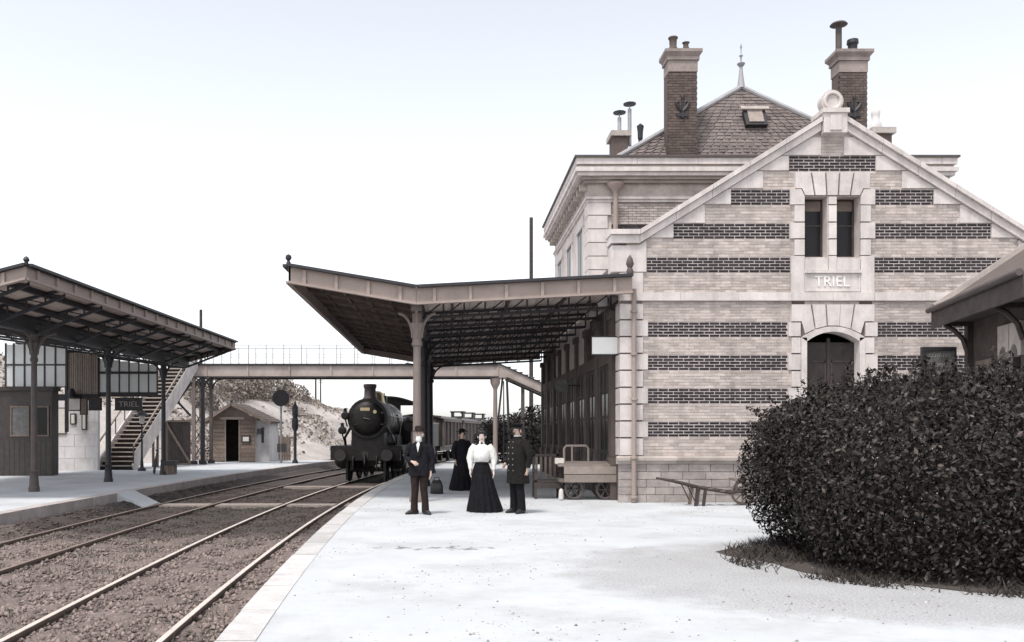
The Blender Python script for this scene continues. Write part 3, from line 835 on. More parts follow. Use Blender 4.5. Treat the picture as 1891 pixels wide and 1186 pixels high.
# plinth
for a in np.arange(XL - .10, XR + .05, 1.35):
    b = min(a + 1.345, XR + .10)
    for xa, xb in ((a, b),):
        if xa < fo < xb: xb = fo - .01
        if xa < 2*DC - fo < xb: xa = 2*DC - fo + .01
        if xa > fo and xb < 2*DC - fo: continue
        MB().prismx([(YF + .02, .86), (YF - .05, .86), (YF - .09, .92), (YF - .13, .94), (YF - .13, 1.00), (YF - .09, 1.035), (YF + .02, 1.035)], xa, xb).build("plinth_moulding", "stone_weathered", SB)
zr = 0.0
for r in range(5):
    h = .86/5; x = XL - .05 + (.0 if r % 2 else -.0); first = True
    while x < XR:
        L = random.uniform(.36, .66)
        if first: L = .42 if r % 2 else .62
        first = False
        b = min(x + L, XR + .05)
        if not (x < 2*DC - fo and b > fo):
            e = random.uniform(-.012, .006)
            MB().box(x + .006, b - .006, YF - .03 + e, YF + .1, zr + .006, zr + h - .006).build("plinth_stone", "plinth_stone", SB)
        x = b
    zr += h
# downpipe on the corner
dp = MB(); xp = FX(1168)
dp.tube([(xp, YF - .16, .02), (xp, YF - .16, 4.75)], .055, 10)
for z in (.12, 1.0, 2.3, 3.3, 4.25): dp.lathe([(.062, z-.03), (.085, z-.02), (.085, z+.02), (.062, z+.03)], xp, YF - .16, 10)
dp.build("downpipe", "iron_paint", SB)
# side wall along the platform
ws = MB()
YB0, YB1, YE = 24.45, 31.9, 36.35            # two-storey block, then the far wing
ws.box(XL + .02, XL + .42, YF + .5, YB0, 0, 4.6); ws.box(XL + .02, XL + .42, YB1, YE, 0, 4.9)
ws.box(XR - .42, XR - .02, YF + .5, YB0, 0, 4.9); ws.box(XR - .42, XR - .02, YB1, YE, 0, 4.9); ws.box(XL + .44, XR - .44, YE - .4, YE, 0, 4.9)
ws.build("wing_wall", "wall_soot_shade", SB, kind="stuff")
bw = MB(); bw.box(XL, XR, YB0 + .04, YB1, 0, 8.3); bw.build("block_wall", "mortar", SB)
# openings on the platform side: door or window with stone surround; pilasters between
pl_y = [20.9, 22.9, 24.7, 26.6, 28.6, 30.6, 32.2, 34.2, 36.1]
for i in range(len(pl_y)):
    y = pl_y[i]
    MB().box(XL - .07, XL + .03, y - .22, y + .22, 1.0, 4.2).build("pilaster", "stone_soot_shade", SB)
    MB().box(XL - .11, XL + .03, y - .26, y + .26, 0, .99).build("pilaster_base", "stone_soot_shade", SB)
    MB().box(XL - .12, XL + .03, y - .27, y + .27, 4.205, 4.38).build("pilaster_capital", "stone_soot_shade", SB)
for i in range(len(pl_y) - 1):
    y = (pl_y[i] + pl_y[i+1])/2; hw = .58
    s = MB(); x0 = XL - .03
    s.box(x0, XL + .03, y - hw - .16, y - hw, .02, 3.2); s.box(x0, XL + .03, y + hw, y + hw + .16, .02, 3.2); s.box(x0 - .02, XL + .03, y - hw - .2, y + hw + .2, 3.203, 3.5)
    s.build("door_surround", "stone_soot_shade", SB)
    dd = MB().box(XL - .012, XL + .03, y - hw + .003, y + hw - .003, .02, 3.2).build("platform_door", "door_wood", SB)
    mm = MB()
    for z in (.1, 1.05, 1.9, 2.55, 3.1): mm.box(XL - .03, XL - .013, y - hw + .02, y + hw - .02, z, z + .07)
    for yy in (-hw + .02, -.05, hw - .09): mm.box(XL - .033, XL - .0131, y + yy, y + yy + .07, .05, 3.18)
    mm.build("door_moulding", "wood_dark", dd)
    MB().box(XL - .018, XL - .0125, y - hw + .1, y - .06, 1.14, 2.5).box(XL - .018, XL - .0125, y + .04, y + hw - .1, 1.14, 2.5).build("door_pane", "glass_dark", dd)
# upper block: quoins, brick face, entablature, cornice
yb = YB0
zq = 4.9
i = 0
while zq < 7.78:
    w = XL + (.60 if i % 2 else .50)
    MB().box(XL - .035, w, yb - .035, yb + .6, zq + .012, zq + .36).build("quoin_stone", "stone", SB)
    MB().box(2*CX - w, XR + .035, yb - .035, yb + .6, zq + .012, zq + .36).build("quoin_stone", "stone", SB)
    MB().box(XL - .035, XL + .3, YB1 - .6, YB1 + .03, zq + .012, zq + .36).build("quoin_stone", "stone", SB)
    zq += .372; i += 1
for kind, z0, z1, n in (("pale_brick", 5.4, 6.07, 10), ("dark_brick", 6.07, 6.41, 5), ("pale_brick", 6.41, 6.95, 8), ("dark_brick", 6.95, 7.27, 5), ("pale_brick", 7.27, 7.84, 8)):
    lay(kind, XL + .62, CX - .3, z0, z1, n, YB0, False)
    lay(kind, CX + .3, XR - .62, z0, z1, n, YB0, False)
def ringbox(name, m, o, z0, z1, parent=None):
    return MB().box(XL - o, XR + o, YB0 - o, YB1 + o, z0, z1).build(name, m, parent or SB)
ringbox("frieze_band", "stone", .06, 7.86, 7.93); ringbox("frieze_moulding", "stone", .10, 7.933, 8.0)
ringbox("frieze", "stone_weathered", .03, 8.003, 8.36)
ringbox("soffit_moulding", "stone_weathered", .16, 8.363, 8.43)
ringbox("bed_moulding", "stone_weathered", .26, 8.433, 8.50)
ringbox("cornice", "stone", .36, 8.503, 8.60)
ringbox("cornice", "stone", .42, 8.603, 8.72)
ringbox("cornice", "stone_weathered", .33, 8.723, 8.79)
for a in np.arange(XL - .40, XR + .3, 1.64):
    b = min(a + 1.63, XR + .40)
    MB().box(a, b, YB0 - .40, YB0 + .2, 8.80, 8.97).build("gutter_stone", "stone", SB)
for a in np.arange(YB0 + .21, YB1 + .3, 1.6):
    MB().box(XL - .40, XL + .2, a, min(a + 1.59, YB1 + .40), 8.80, 8.97).build("gutter_stone", "stone", SB)
    MB().box(XR - .2, XR + .40, a, min(a + 1.59, YB1 + .40), 8.80, 8.97).build("gutter_stone", "stone", SB)
ringbox("gutter_lip", "iron_mid", .45, 8.973, 9.03)
# dentil brackets under the side cornice
for y in np.arange(YB0 + .1, YB1, .55): MB().box(XL - .24, XL - .03, y, y + .14, 8.22, 8.36).build("cornice_bracket", "stone_weathered", SB)
# upper windows on the platform side
for y in (25.9, 28.2, 30.5):
    w = MB(); w.box(XL - .04, XL + .02, y - .68, y - .5, 5.3, 7.4); w.box(XL - .04, XL + .02, y + .5, y + .68, 5.3, 7.4); w.box(XL - .06, XL + .02, y - .72, y + .72, 7.403, 7.7)
    w.build("window_surround", "stone", SB)
    ww = MB().box(XL - .012, XL + .02, y - .497, y + .497, 5.3, 7.4).build("window", "wood_mid", SB)
    MB().box(XL - .02, XL - .0125, y - .42, y - .04, 5.4, 7.3).box(XL - .02, XL - .0125, y + .04, y + .42, 5.4, 7.3).build("pane", "glass_dark", ww)
# downpipe with rainwater head on the upper block
d2 = MB(); xq = (1138 - VPX)*24.2/FPX
d2.lathe([(.07, 8.05), (.10, 8.15), (.22, 8.25), (.24, 8.33), (.10, 8.36)], xq, YB0 - .16, 14); d2.tube([(xq, YB0 - .16, 5.5), (xq, YB0 - .16, 8.1)], .07, 10)
d2.lathe([(.07, 6.72), (.10, 6.74), (.10, 6.80), (.07, 6.82)], xq, YB0 - .16, 10)
d2.build("downpipe", "iron_paint", SB)
# hipped slate roof of the block
zb, zt = 9.0, 11.62
x0, x1, y0, y1 = 4.35, 13.0, 24.95, 31.4
apx, ya, yz = CX - .03, 26.1, 30.3
A, B, C, D = Vector((x0, y0, zb)), Vector((x1, y0, zb)), Vector((x1, y1, zb)), Vector((x0, y1, zb))
E, F_ = Vector((apx, ya, zt)), Vector((apx, yz, zt))
rf = MB().add([A, B, C, D, E, F_], [(0, 1, 4), (1, 2, 5, 4), (2, 3, 5), (3, 0, 4, 5), (0, 3, 2, 1)]).build("roof", "slate", SB)
def slate_slope(p00, p10, p11, p01, rows, w, m, parent, name="slate"):
    """lay overlapping slates on the slope p00-p10 (eave) to p01-p11 (ridge)"""
    mb = MB(); nrm = (p10 - p00).cross(p01 - p00).normalized()
    for r in range(rows):
        t0, t1 = r/rows, min(1, (r + 1.25)/rows)
        a0, b0 = p00.lerp(p01, t0), p10.lerp(p11, t0); a1, b1 = p00.lerp(p01, t1), p10.lerp(p11, t1)
        L = (b0 - a0).length; n = max(1, int(round(L/w))); sh = .5 if r % 2 else 0
        for i in range(n + 1):
            u0, u1 = max(0, (i - sh)/n + .004), min(1, (i + 1 - sh)/n - .004)
            if u1 - u0 < .1/n: continue
            lift = .022 + random.uniform(0, .010); q = random.uniform(-.012, .012)
            c0, c1 = a0.lerp(b0, u0), a0.lerp(b0, u1); d0, d1 = a1.lerp(b1, u0), a1.lerp(b1, u1)
            dn = (c0 - d0).normalized()*q
            P = [c0 + nrm*lift + dn, c1 + nrm*lift + dn, d1 + nrm*.006, d0 + nrm*.006, c0 + nrm*.004 + dn, c1 + nrm*.004 + dn]
            mb.add(P, [(0, 1, 2, 3), (4, 5, 1, 0), (4, 0, 3), (5, 2, 1)])
    return mb.build(name, m, parent, kind="stuff", recalc=False)
def quad(*p): return [Vector(q) for q in p]
sl1 = slate_slope(A, B, E + Vector((.02, 0, 0)), E - Vector((.02, 0, 0)), 24, .23, "slate", rf)
slate_slope(D, A, E, F_, 24, .23, "slate", rf); slate_slope(B, C, F_, E, 24, .23, "slate", rf)
for p, q in ((A, E), (B, E), (E, F_), (C, F_), (D, F_)):
    MB().tube([p + Vector((0, 0, .03)), q + Vector((0, 0, .04))], .075, 8).build("hip_flashing", "zinc", rf)
fn = MB(); fn.lathe([(.12, zt), (.10, zt+.15), (.07, zt+.35), (.045, zt+.62), (.10, zt+.68), (.12, zt+.72), (.03, zt+.78), (.02, zt+.9), (.06, zt+.95), (.02, zt+1.0), (.015, zt+1.15), (.035, zt+1.2), (.004, zt+1.32)], apx, ya, 10)
fn.build("finial", "zinc", rf)
# open skylight on the front slope
sk_c = A.lerp(B, .545).lerp(E, .575) + Vector((0, -.02, 0))
nr = (B - A).cross(E - A).normalized(); upv = (E - (A + B)/2).normalized(); rt = Vector((1, 0, 0))
def slab(c, w, h, t, mname, name, par, tilt=0.0):
    mb = MB(); uu = (upv + nr*tilt).normalized(); nn = rt.cross(uu).normalized()
    P = []
    for k in (0, t):
        for a, b in ((-1, -1), (1, -1), (1, 1), (-1, 1)): P.append(c + rt*(a*w/2) + uu*(b*h/2) + nn*k)
    mb.add(P, [(0,3,2,1),(4,5,6,7),(0,1,5,4),(1,2,6,5),(2,3,7,6),(3,0,4,7)]); return mb.build(name, mname, par)
fs = slab(sk_c, .62, .55, .14, "iron_dark", "skylight", rf)
slab(sk_c + nr*.14 + upv*.02, .42, .42, .03, "wood_pale", "skylight_glazing", fs)
slab(sk_c + nr*.17 + upv*.27, .80, .10, .06, "stone_weathered", "skylight_hood", fs)
# chimneys
def chimney(xa, xb, y0, y1, z0, zs, zc, name="chimney"):
    c = MB().box(xa, xb, y0, y1, z0, zs).build(name, "chimney_brick", SB)
    br = MB()
    hh = .075; z = z0 + .02; k = 0
    while z < zs - hh:
        x = xa - (.11 if k % 2 else 0)
        while x < xb - .02:
            a, b = max(x, xa - .008), min(x + .21, xb + .008)
            if b - a > .04: br.box(a, b, y0 - .012 + random.uniform(-.003, .003), y0 + .05, z, z + hh - .012)
            x += .222
        z += hh; k += 1
    br.build("chimney_bricks", "chimney_brick", c, kind="stuff")
    return c
def cap(c, xa, xb, y0, y1, zs, zc, zt_, wide, m):
    MB().box(xa - .03, xb + .03, y0 - .03, y1 + .03, zs + .003, zc).build("chimney_neck", m, c)
    MB().box(xa - .07, xb + .07, y0 - .07, y1 + .07, zc + .003, zc + .10).build("chimney_moulding", m, c)
    b = MB(); o = wide
    b.add([(xa-.07,y0-.07,zc+.103),(xb+.07,y0-.07,zc+.103),(xb+.07,y1+.07,zc+.103),(xa-.07,y1+.07,zc+.103),(xa-o,y0-o,zc+.2),(xb+o,y0-o,zc+.2),(xb+o,y1+o,zc+.2),(xa-o,y1+o,zc+.2)],
          [(0,3,2,1),(4,5,6,7),(0,1,5,4),(1,2,6,5),(2,3,7,6),(3,0,4,7)])
    b.box(xa - o, xb + o, y0 - o, y1 + o, zc + .203, zt_); b.build("chimney_cap", m, c)
S = 24.85/FPX
def KX(px): return (px - VPX)*S
def KZ(py): return CAM_H + (HOR - py)*S
c1 = chimney(KX(1234), KX(1287), 24.85, 25.35, 9.0, KZ(133), 0)
cap(c1, KX(1236), KX(1286), 24.85, 25.35, KZ(133), KZ(112), KZ(93), .14, "cap_stone")
MB().lathe([(.15, KZ(93)), (.15, KZ(86)), (.10, KZ(80)), (.11, KZ(66)), (.14, KZ(64)), (.13, KZ(62))], KX(1247), 25.1, 12).build("chimney_pot", "terracotta", c1)
MB().lathe([(.13, KZ(93)), (.12, KZ(88)), (.07, KZ(78)), (.08, KZ(74)), (.11, KZ(72))], KX(1271), 25.1, 12).build("chimney_pot", "terracotta", c1)
c2 = chimney(KX(1550), KX(1601), 24.85, 25.35, 9.0, KZ(134), 0)
cap(c2, KX(1551), KX(1600), 24.85, 25.35, KZ(134), KZ(113), KZ(94), .15, "cap_stone")
MB().lathe([(.14, KZ(94)), (.12, KZ(88)), (.13, KZ(76)), (.16, KZ(74)), (.15, KZ(67))], KX(1582), 25.1, 12).build("chimney_pot", "iron_dark", c2)
pp = MB(); pp.tube([(KX(1556), 25.1, KZ(94)), (KX(1556), 25.1, KZ(46))], .085, 10); pp.tube([(KX(1556), 25.1, KZ(46)), (KX(1556), 25.1, KZ(38))], .02, 6)
pp.lathe([(.24, KZ(39)), (.19, KZ(35.5)), (.03, KZ(33))], KX(1556), 25.1, 14); pp.build("chimney_flue", "iron_mid", c2)
# wrought-iron fleuron anchors bolted to the chimney faces
for cc, px, py in ((c1, 1260, 200), (c2, 1577, 200)):
    f = MB(); X, Z, Y = KX(px), KZ(py), 24.82
    f.tube([(X, Y, Z - .28), (X, Y, Z + .3)], [.05, .02], 6)
    for s in (-1, 1):
        f.tube([(X, Y, Z - .1), (X + s*.12, Y, Z + .02), (X + s*.17, Y, Z + .14), (X + s*.09, Y, Z + .16)], [.045, .05, .05, .03], 6)
    f.bar((X - .17, Y, Z - .2), (X + .17, Y, Z - .2), .04, .09); f.ell((X, Y, Z + .3), .05, .03, .08)
    f.build("wall_anchor", "iron_dark", cc)
S2 = 31.2/FPX
def QX(px): return (px - VPX)*S2
def QZ(py): return CAM_H + (HOR - py)*S2
c3 = MB().box(QX(1133), QX(1160), 31.2, 32.0, 9.0, QZ(252)).build("chimney", "chimney_brick", SB)
MB().box(QX(1128), QX(1165), 31.1, 32.1, QZ(252) + .003, QZ(242)).build("chimney_cap", "stone_weathered", c3)
for px, zt_, zl in ((1148, 200, 242), (1167, 184, 242)):
    p = MB(); p.tube([(QX(px), 31.6, QZ(zl) - .4), (QX(px), 31.6, QZ(zt_ + 10))], .07, 8); p.tube([(QX(px), 31.6, QZ(zt_ + 10)), (QX(px), 31.6, QZ(zt_))], .02, 6)
    p.build("chimney_flue", "zinc", c3)
    MB().lathe([(.22, QZ(zt_ + 2)), (.23, QZ(zt_)), (.03, QZ(zt_ - 4))], QX(px), 31.6, 12).build("flue_cowl", "iron_dark", c3)
MB().lathe([(.07, QZ(284)), (.07, QZ(251)), (.09, QZ(250)), (.10, QZ(236)), (.13, QZ(226)), (.02, QZ(221))], QX(1187), 31.6, 8).build("chimney_pot", "iron_dark", c3)
c4 = MB().box(QX(1616), QX(1647), 31.2, 32.0, 9.0, QZ(247)).build("chimney", "chimney_brick", SB)
MB().box(QX(1609), QX(1653), 31.1, 32.1, QZ(247) + .003, QZ(236)).build("chimney_cap", "stone_weathered", c4)
MB().lathe([(.20, QZ(236)), (.20, QZ(222)), (.12, QZ(216)), (.14, QZ(206)), (.16, QZ(200)), (.09, QZ(192)), (.02, QZ(189))], QX(1627), 31.6, 12).build("chimney_pot", "plaster", c4)
# lower wing roofs
wr = MB()
def wingroof(ya, yb):
    z = lambda x: rake(x) - .45
    for s in (0, 1):
        mx = (lambda x: x) if s == 0 else (lambda x: 2*CX - x)
        wr.prism([(mx(XL - .05), z(XL - .05)), (mx(CX), z(CX)), (mx(CX), z(CX) + .12), (mx(XL - .05), z(XL - .05) + .12)], ya, yb)
wingroof(YF + .52, YB0 - .02); wingroof(YB1 + .02, YE); wr.build("wing_roof", "slate", SB)
gl = MB(); gl.bar((XL - .45, 21.0, 4.78), (XL + .02, 21.0, 5.30), .10, .05); gl.bar((XL - .38, 22.4, 4.78), (XL + .02, 22.4, 5.2), .10, .05); gl.bar((XL - .3, 20.3, 4.8), (XL - .05, 20.3, 5.25), .06, .06)
gl.build("roof_strut", "iron_mid", SB)
rest["dark_brick"].build("dark_brick", "dark_brick", SB, kind="stuff", recalc=False)
rest["pale_brick"].build("pale_brick", "pale_brick", SB, kind="stuff", recalc=False)

# ------------------------------------------------------------------ platform canopies
def truss(mb, xa, za_t, xb, zb_t, y, zbot_a, zbot_b, n, w=.05):
    """lattice girder across the canopy at y: top chord, bottom chord, posts and diagonals"""
    mb.bar((xa, y, za_t), (xb, y, zb_t), w, .07); mb.bar((xa, y, zbot_a), (xb, y, zbot_b), w, .07)
    for i in range(n + 1):
        t = i/n; x = xa + (xb-xa)*t; zt = za_t + (zb_t-za_t)*t; zo = zbot_a + (zbot_b-zbot_a)*t
        mb.bar((x, y, zo), (x, y, zt), .035, .035, (0, 1, 0))
        if i < n:
            x2 = xa + (xb-xa)*(i+1)/n; zt2 = za_t + (zb_t-za_t)*(i+1)/n
            mb.bar((x, y, zo), (x2, y, zt2), .03, .045, (0, 1, 0))
def column(parent, x, y, ztop, m, base_h=.55, r=.105, brk=.55, sides=(-1, 1)):
    c = MB().lathe([(r*1.05, base_h), (r, base_h + .05), (r*.86, ztop - .75)], x, y, 14).build("column", m, parent)
    MB().lathe([(r*1.75, 0), (r*1.75, .10), (r*1.55, .14), (r*1.25, base_h - .06), (r*1.45, base_h - .03), (r*1.1, base_h)], x, y, 8).build("column_base", m, c)
    MB().lathe([(r*.9, ztop - .75), (r*1.2, ztop - .72), (r*1.2, ztop - .66), (r, ztop - .62), (r*1.1, ztop - .4), (r*1.6, ztop - .3), (r*1.6, ztop - .22), (r*1.1, ztop - .2), (r*1.1, ztop)], x, y, 12).build("column_capital", m, c)
    for sx, sy in [(s, 0) for s in sides] + [(0, 1), (0, -1)]:
        b = MB(); P = [(x + sx*(r + brk*(1 - math.cos(t))), y + sy*(r + brk*(1 - math.cos(t))), ztop - .55 + .55*math.sin(t)) for t in np.linspace(0, math.pi/2, 7)]
        b.tube(P, [.035]*7, 6); b.build("bracket", m, c)
    return c
# right-hand canopy, a butterfly roof over the near platform
Y0, Y1 = 19.6, 36.9
TX, TZ = -3.48, 5.17; VX, VZ = -.68, 4.70; RX, RZ = 4.06, 4.95
CR = thing("platform_canopy", "butterfly canopy on iron columns between the station building and the locomotive", "canopy", (VX, 20.0, 0))
def zroof(x): return TZ + (VZ - TZ)*(x - TX)/(VX - TX) if x < VX else VZ + (RZ - VZ)*(x - VX)/(RX - VX)
def boards(parent, xa, xb, n, ya, yb, zf, m, thick=.03, dz=-.03):
    for i in range(n):
        a = xa + (xb-xa)*i/n + .006; b = xa + (xb-xa)*(i+1)/n - .006; e = random.uniform(-.008, .004)
        MB().add([(a,ya,zf(a)+dz-thick+e),(b,ya,zf(b)+dz-thick+e),(b,yb,zf(b)+dz-thick+e),(a,yb,zf(a)+dz-thick+e),(a,ya,zf(a)+dz+e),(b,ya,zf(b)+dz+e),(b,yb,zf(b)+dz+e),(a,yb,zf(a)+dz+e)],
                 [(0,3,2,1),(4,5,6,7),(0,1,5,4),(1,2,6,5),(2,3,7,6),(3,0,4,7)]).build("roof_board", m, parent)
XRc = XL - .04                               # canopy roof stops at the wall, the front fascia laps its corner
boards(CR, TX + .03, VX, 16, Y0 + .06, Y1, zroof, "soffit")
boards(CR, VX, XRc, 22, YF + .56 if False else Y0 + .06, Y1, zroof, "soffit_pale") if False else None
def right_boards():
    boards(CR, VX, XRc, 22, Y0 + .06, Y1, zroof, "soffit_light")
right_boards()
rs = MB()
rs.prism([(TX, zroof(TX) - .005), (VX, zroof(VX) - .005), (VX, zroof(VX) + .03), (TX, zroof(TX) + .03)], Y0 + .02, Y1)
rs.prism([(VX, zroof(VX) - .005), (XRc, zroof(XRc) - .005), (XRc, zroof(XRc) + .03), (VX, zroof(VX) + .03)], Y0 + .02, Y1)
rs.build("roof_sheet", "zinc", CR)
for y in np.arange(Y0 + .9, Y1, 1.32):
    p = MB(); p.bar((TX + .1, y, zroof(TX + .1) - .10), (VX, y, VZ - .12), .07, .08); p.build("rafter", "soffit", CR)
for x in np.arange(TX + .45, VX - .2, .55):
    p = MB(); p.bar((x, Y0 + .06, zroof(x) - .085), (x, Y1, zroof(x) - .085), .05, .05); p.build("purlin", "soffit", CR)
for x in np.arange(VX + .8, XRc - .2, 1.35):
    p = MB(); p.bar((x, Y0 + .06, zroof(x) - .10), (x, Y1, zroof(x) - .10), .06, .08); p.build("purlin", "iron_mid", CR)
for y in np.arange(Y0 + 1.1, Y1, 1.9):
    p = MB(); truss(p, VX + .1, VZ - .13, XRc - .05, zroof(XRc) - .13, y, VZ - .48, zroof(XRc) - .48, 9); p.build("lattice_girder", "iron_dark", CR)
for x in (VX,):
    p = MB(); p.box(x - .12, x + .12, Y0 + .06, Y1, VZ - .46, VZ - .04); p.build("valley_beam", "iron_mid", CR)
# fascias: boards with stiffeners and a dark cap
def fascia(parent, p0, p1, h, m, n, y_thick=.05, cap=True, out=(0, -1, 0)):
    p0, p1, o = Vector(p0), Vector(p1), Vector(out)
    d = (p1 - p0)
    f = MB(); up_ = Vector((0, 0, h))
    P = [p0, p1, p1 + up_, p0 + up_]; Q = [q - o*y_thick for q in P]
    f.add(P + Q, [(0,1,2,3),(7,6,5,4),(0,4,5,1),(1,5,6,2),(2,6,7,3),(3,7,4,0)])
    fb = f.build("fascia", m, parent)
    b = MB(); b.bar(p0 + o*.03 + Vector((0,0,.03)), p1 + o*.03 + Vector((0,0,.03)), .06, .05); b.build("fascia_rail", m, fb)
    for i in range(n):
        t = (i + .5)/n; c = p0 + d*t + o*.025
        s = MB(); u = d.normalized()*.035
        for_pts = [c - u - o*.02, c + u - o*.02, c + u + o*.025, c - u + o*.025]
        s.add([q + Vector((0,0,.05)) for q in for_pts] + [q + Vector((0,0,h - .02)) for q in for_pts], [(0,3,2,1),(4,5,6,7),(0,1,5,4),(1,2,6,5),(2,3,7,6),(3,0,4,7)])
        s.build("fascia_stiffener", m, fb)
    k = MB(); k.bar(p0 + o*.05 + Vector((0,0,h + .03)), p1 + o*.05 + Vector((0,0,h + .03)), .16, .06); k.build("fascia_cap", "iron_dark", fb)
    return fb
H = .37
fascia(CR, (TX, Y0, TZ + .03 - H), (VX - .003, Y0, VZ + .03 - H), H, "iron_paint", 4)
fascia(CR, (VX + .003, Y0, VZ + .03 - H), (RX, Y0, RZ + .03 - H), H, "iron_paint", 6)
fascia(CR, (TX - .005, Y1, TZ + .03 - H), (TX - .005, Y0, TZ + .03 - H), H, "iron_paint", 18, out=(-1, 0, 0))
fascia(CR, (VX - .003, Y1 + .05, VZ + .03 - H), (TX, Y1 + .05, TZ + .03 - H), H, "iron_paint", 4, out=(0, 1, 0))
fascia(CR, (XRc, Y1 + .05, zroof(XRc) + .03 - H), (VX + .003, Y1 + .05, VZ + .03 - H), H, "iron_paint", 6, out=(0, 1, 0))
MB().lathe([(.05, TZ + .05), (.05, TZ + .12), (.03, TZ + .15), (.07, TZ + .21), (.06, TZ + .27), (.01, TZ + .3)], TX, Y0 - .02, 10).build("corner_knob", "iron_dark", CR)
MB().lathe([(.06, RZ + .05), (.08, RZ + .15), (.05, RZ + .22), (.09, RZ + .3), (.06, RZ + .42), (.01, RZ + .5)], RX - .06, Y0 - .03, 10).build("corner_knob", "iron_mid", CR)
column(CR, VX, 20.1, VZ - .46, "column_paint", r=.10, brk=.32); column(CR, VX, 26.2, VZ - .46, "iron_dark"); column(CR, VX, 34.6, VZ - .46, "iron_dark", r=.14, brk=.8)

# left-hand canopy over the far platform, also a butterfly roof
LY0, LY1 = 19.5, 35.9
def lx(y): return .040*(y - 27.7)            # its line runs slightly askew, along the platform
LE, LEZ = -8.86, 5.16; LV, LVZ = -10.80, 4.66; LB, LBZ = -16.6, 5.35
CL = thing("platform_canopy", "butterfly canopy on slim iron columns over the far left platform", "canopy", (LV, 23.7, 0))
def zl(x): return LEZ + (LVZ - LEZ)*(x - LE)/(LV - LE) if x > LV else LVZ + (LBZ - LVZ)*(x - LV)/(LB - LV)
def skew(mb):
    mb.v = [(x + lx(y), y, z) for x, y, z in mb.v]; return mb
def lbar(name, m, pts, w, h, parent=CL):
    b = MB(); b.bar(pts[0], pts[1], w, h); return skew(b).build(name, m, parent)
for i in range(12):
    a = LE + (LV-LE)*i/12 - .006; b = LE + (LV-LE)*(i+1)/12 + .006
    m = MB(); m.add([(a,LY0+.06,zl(a)-.06),(b,LY0+.06,zl(b)-.06),(b,LY1,zl(b)-.06),(a,LY1,zl(a)-.06),(a,LY0+.06,zl(a)-.03),(b,LY0+.06,zl(b)-.03),(b,LY1,zl(b)-.03),(a,LY1,zl(a)-.03)],
                    [(0,3,2,1),(4,5,6,7),(0,1,5,4),(1,2,6,5),(2,3,7,6),(3,0,4,7)]); skew(m).build("roof_board", "soffit_pale", CL)
for i in range(22):
    a = LV + (LB-LV)*i/22 - .006; b = LV + (LB-LV)*(i+1)/22 + .006
    m = MB(); m.add([(a,LY0+.06,zl(a)-.06),(b,LY0+.06,zl(b)-.06),(b,LY1,zl(b)-.06),(a,LY1,zl(a)-.06),(a,LY0+.06,zl(a)-.03),(b,LY0+.06,zl(b)-.03),(b,LY1,zl(b)-.03),(a,LY1,zl(a)-.03)],
                    [(0,3,2,1),(4,5,6,7),(0,1,5,4),(1,2,6,5),(2,3,7,6),(3,0,4,7)]); skew(m).build("roof_board", "soffit_pale", CL)
rs = MB(); rs.prism([(LE, LEZ - .005), (LV, LVZ - .005), (LV, LVZ + .03), (LE, LEZ + .03)], LY0 + .02, LY1); rs.prism([(LV, LVZ - .005), (LB, LBZ - .005), (LB, LBZ + .03), (LV, LVZ + .03)], LY0 + .02, LY1)
skew(rs).build("roof_sheet", "zinc", CL)
for y in (LY0 + .4, 23.7, 26.05, 28.4, 30.85, 33.3, LY1 - .1, 21.6):
    m = MB(); truss(m, LE - .15, LEZ - .13, LV - .05, LVZ - .13, y, LEZ - .30, LVZ - .50, 4, .07); truss(m, LV - .05, LVZ - .13, LB + .3, LBZ - .13, y, LVZ - .50, LBZ - .45, 9, .07)
    skew(m).build("lattice_girder", "iron_dark", CL)
for x in (-9.45, -10.2, -11.8, -13.2, -14.6, -16.0):
    lbar("purlin", "iron_dark", ((x, LY0 + .06, zl(x) - .13), (x, LY1, zl(x) - .13)), .10, .13)
lbar("valley_beam", "iron_dark", ((LV, LY0 + .06, LVZ - .27), (LV, LY1, LVZ - .27)), .22, .42)
def lfascia(x0, y0, z0, x1, y1, z1, h, n, out):
    return fascia(CL, (x0 + lx(y0), y0, z0), (x1 + lx(y1), y1, z1), h, "iron_paint", n, out=out)
lfascia(LE, LY0, LEZ - .27, LE, LY1, LEZ - .27, .30, 18, (1, -.04, 0))
lfascia(LV, LY0, LVZ - .27, LE - .003, LY0, LEZ - .27, .30, 2, (0, -1, 0)); lfascia(LB, LY0, LBZ - .27, LV - .003, LY0, LVZ - .27, .30, 6, (0, -1, 0))
lfascia(LE - .003, LY1 + .05, LEZ - .27, LV, LY1 + .05, LVZ - .27, .30, 2, (0, 1, 0))
MB().lathe([(.05, LEZ + .06), (.04, LEZ + .12), (.07, LEZ + .17), (.05, LEZ + .22), (.01, LEZ + .25)], LE + lx(LY0), LY0, 10).build("corner_knob", "iron_dark", CL)
for y, mm in ((23.7, "iron_mid"), (28.4, "iron_dark"), (33.3, "iron_dark")):
    column(CL, LV + lx(y), y, LVZ - .48, mm, .55, .085, .5)

# ------------------------------------------------------------------ far platform: shelter, kiosk, screens
SH = thing("platform_shelter", "open waiting shelter under the far canopy with boarded gable, glazed screens and plaster back wall", "shelter", (-14, 36, 0))
def P36(px, y=36.0): return (px - VPX)*y/FPX
def Z36(py, y=36.0): return CAM_H + (HOR - py)*y/FPX
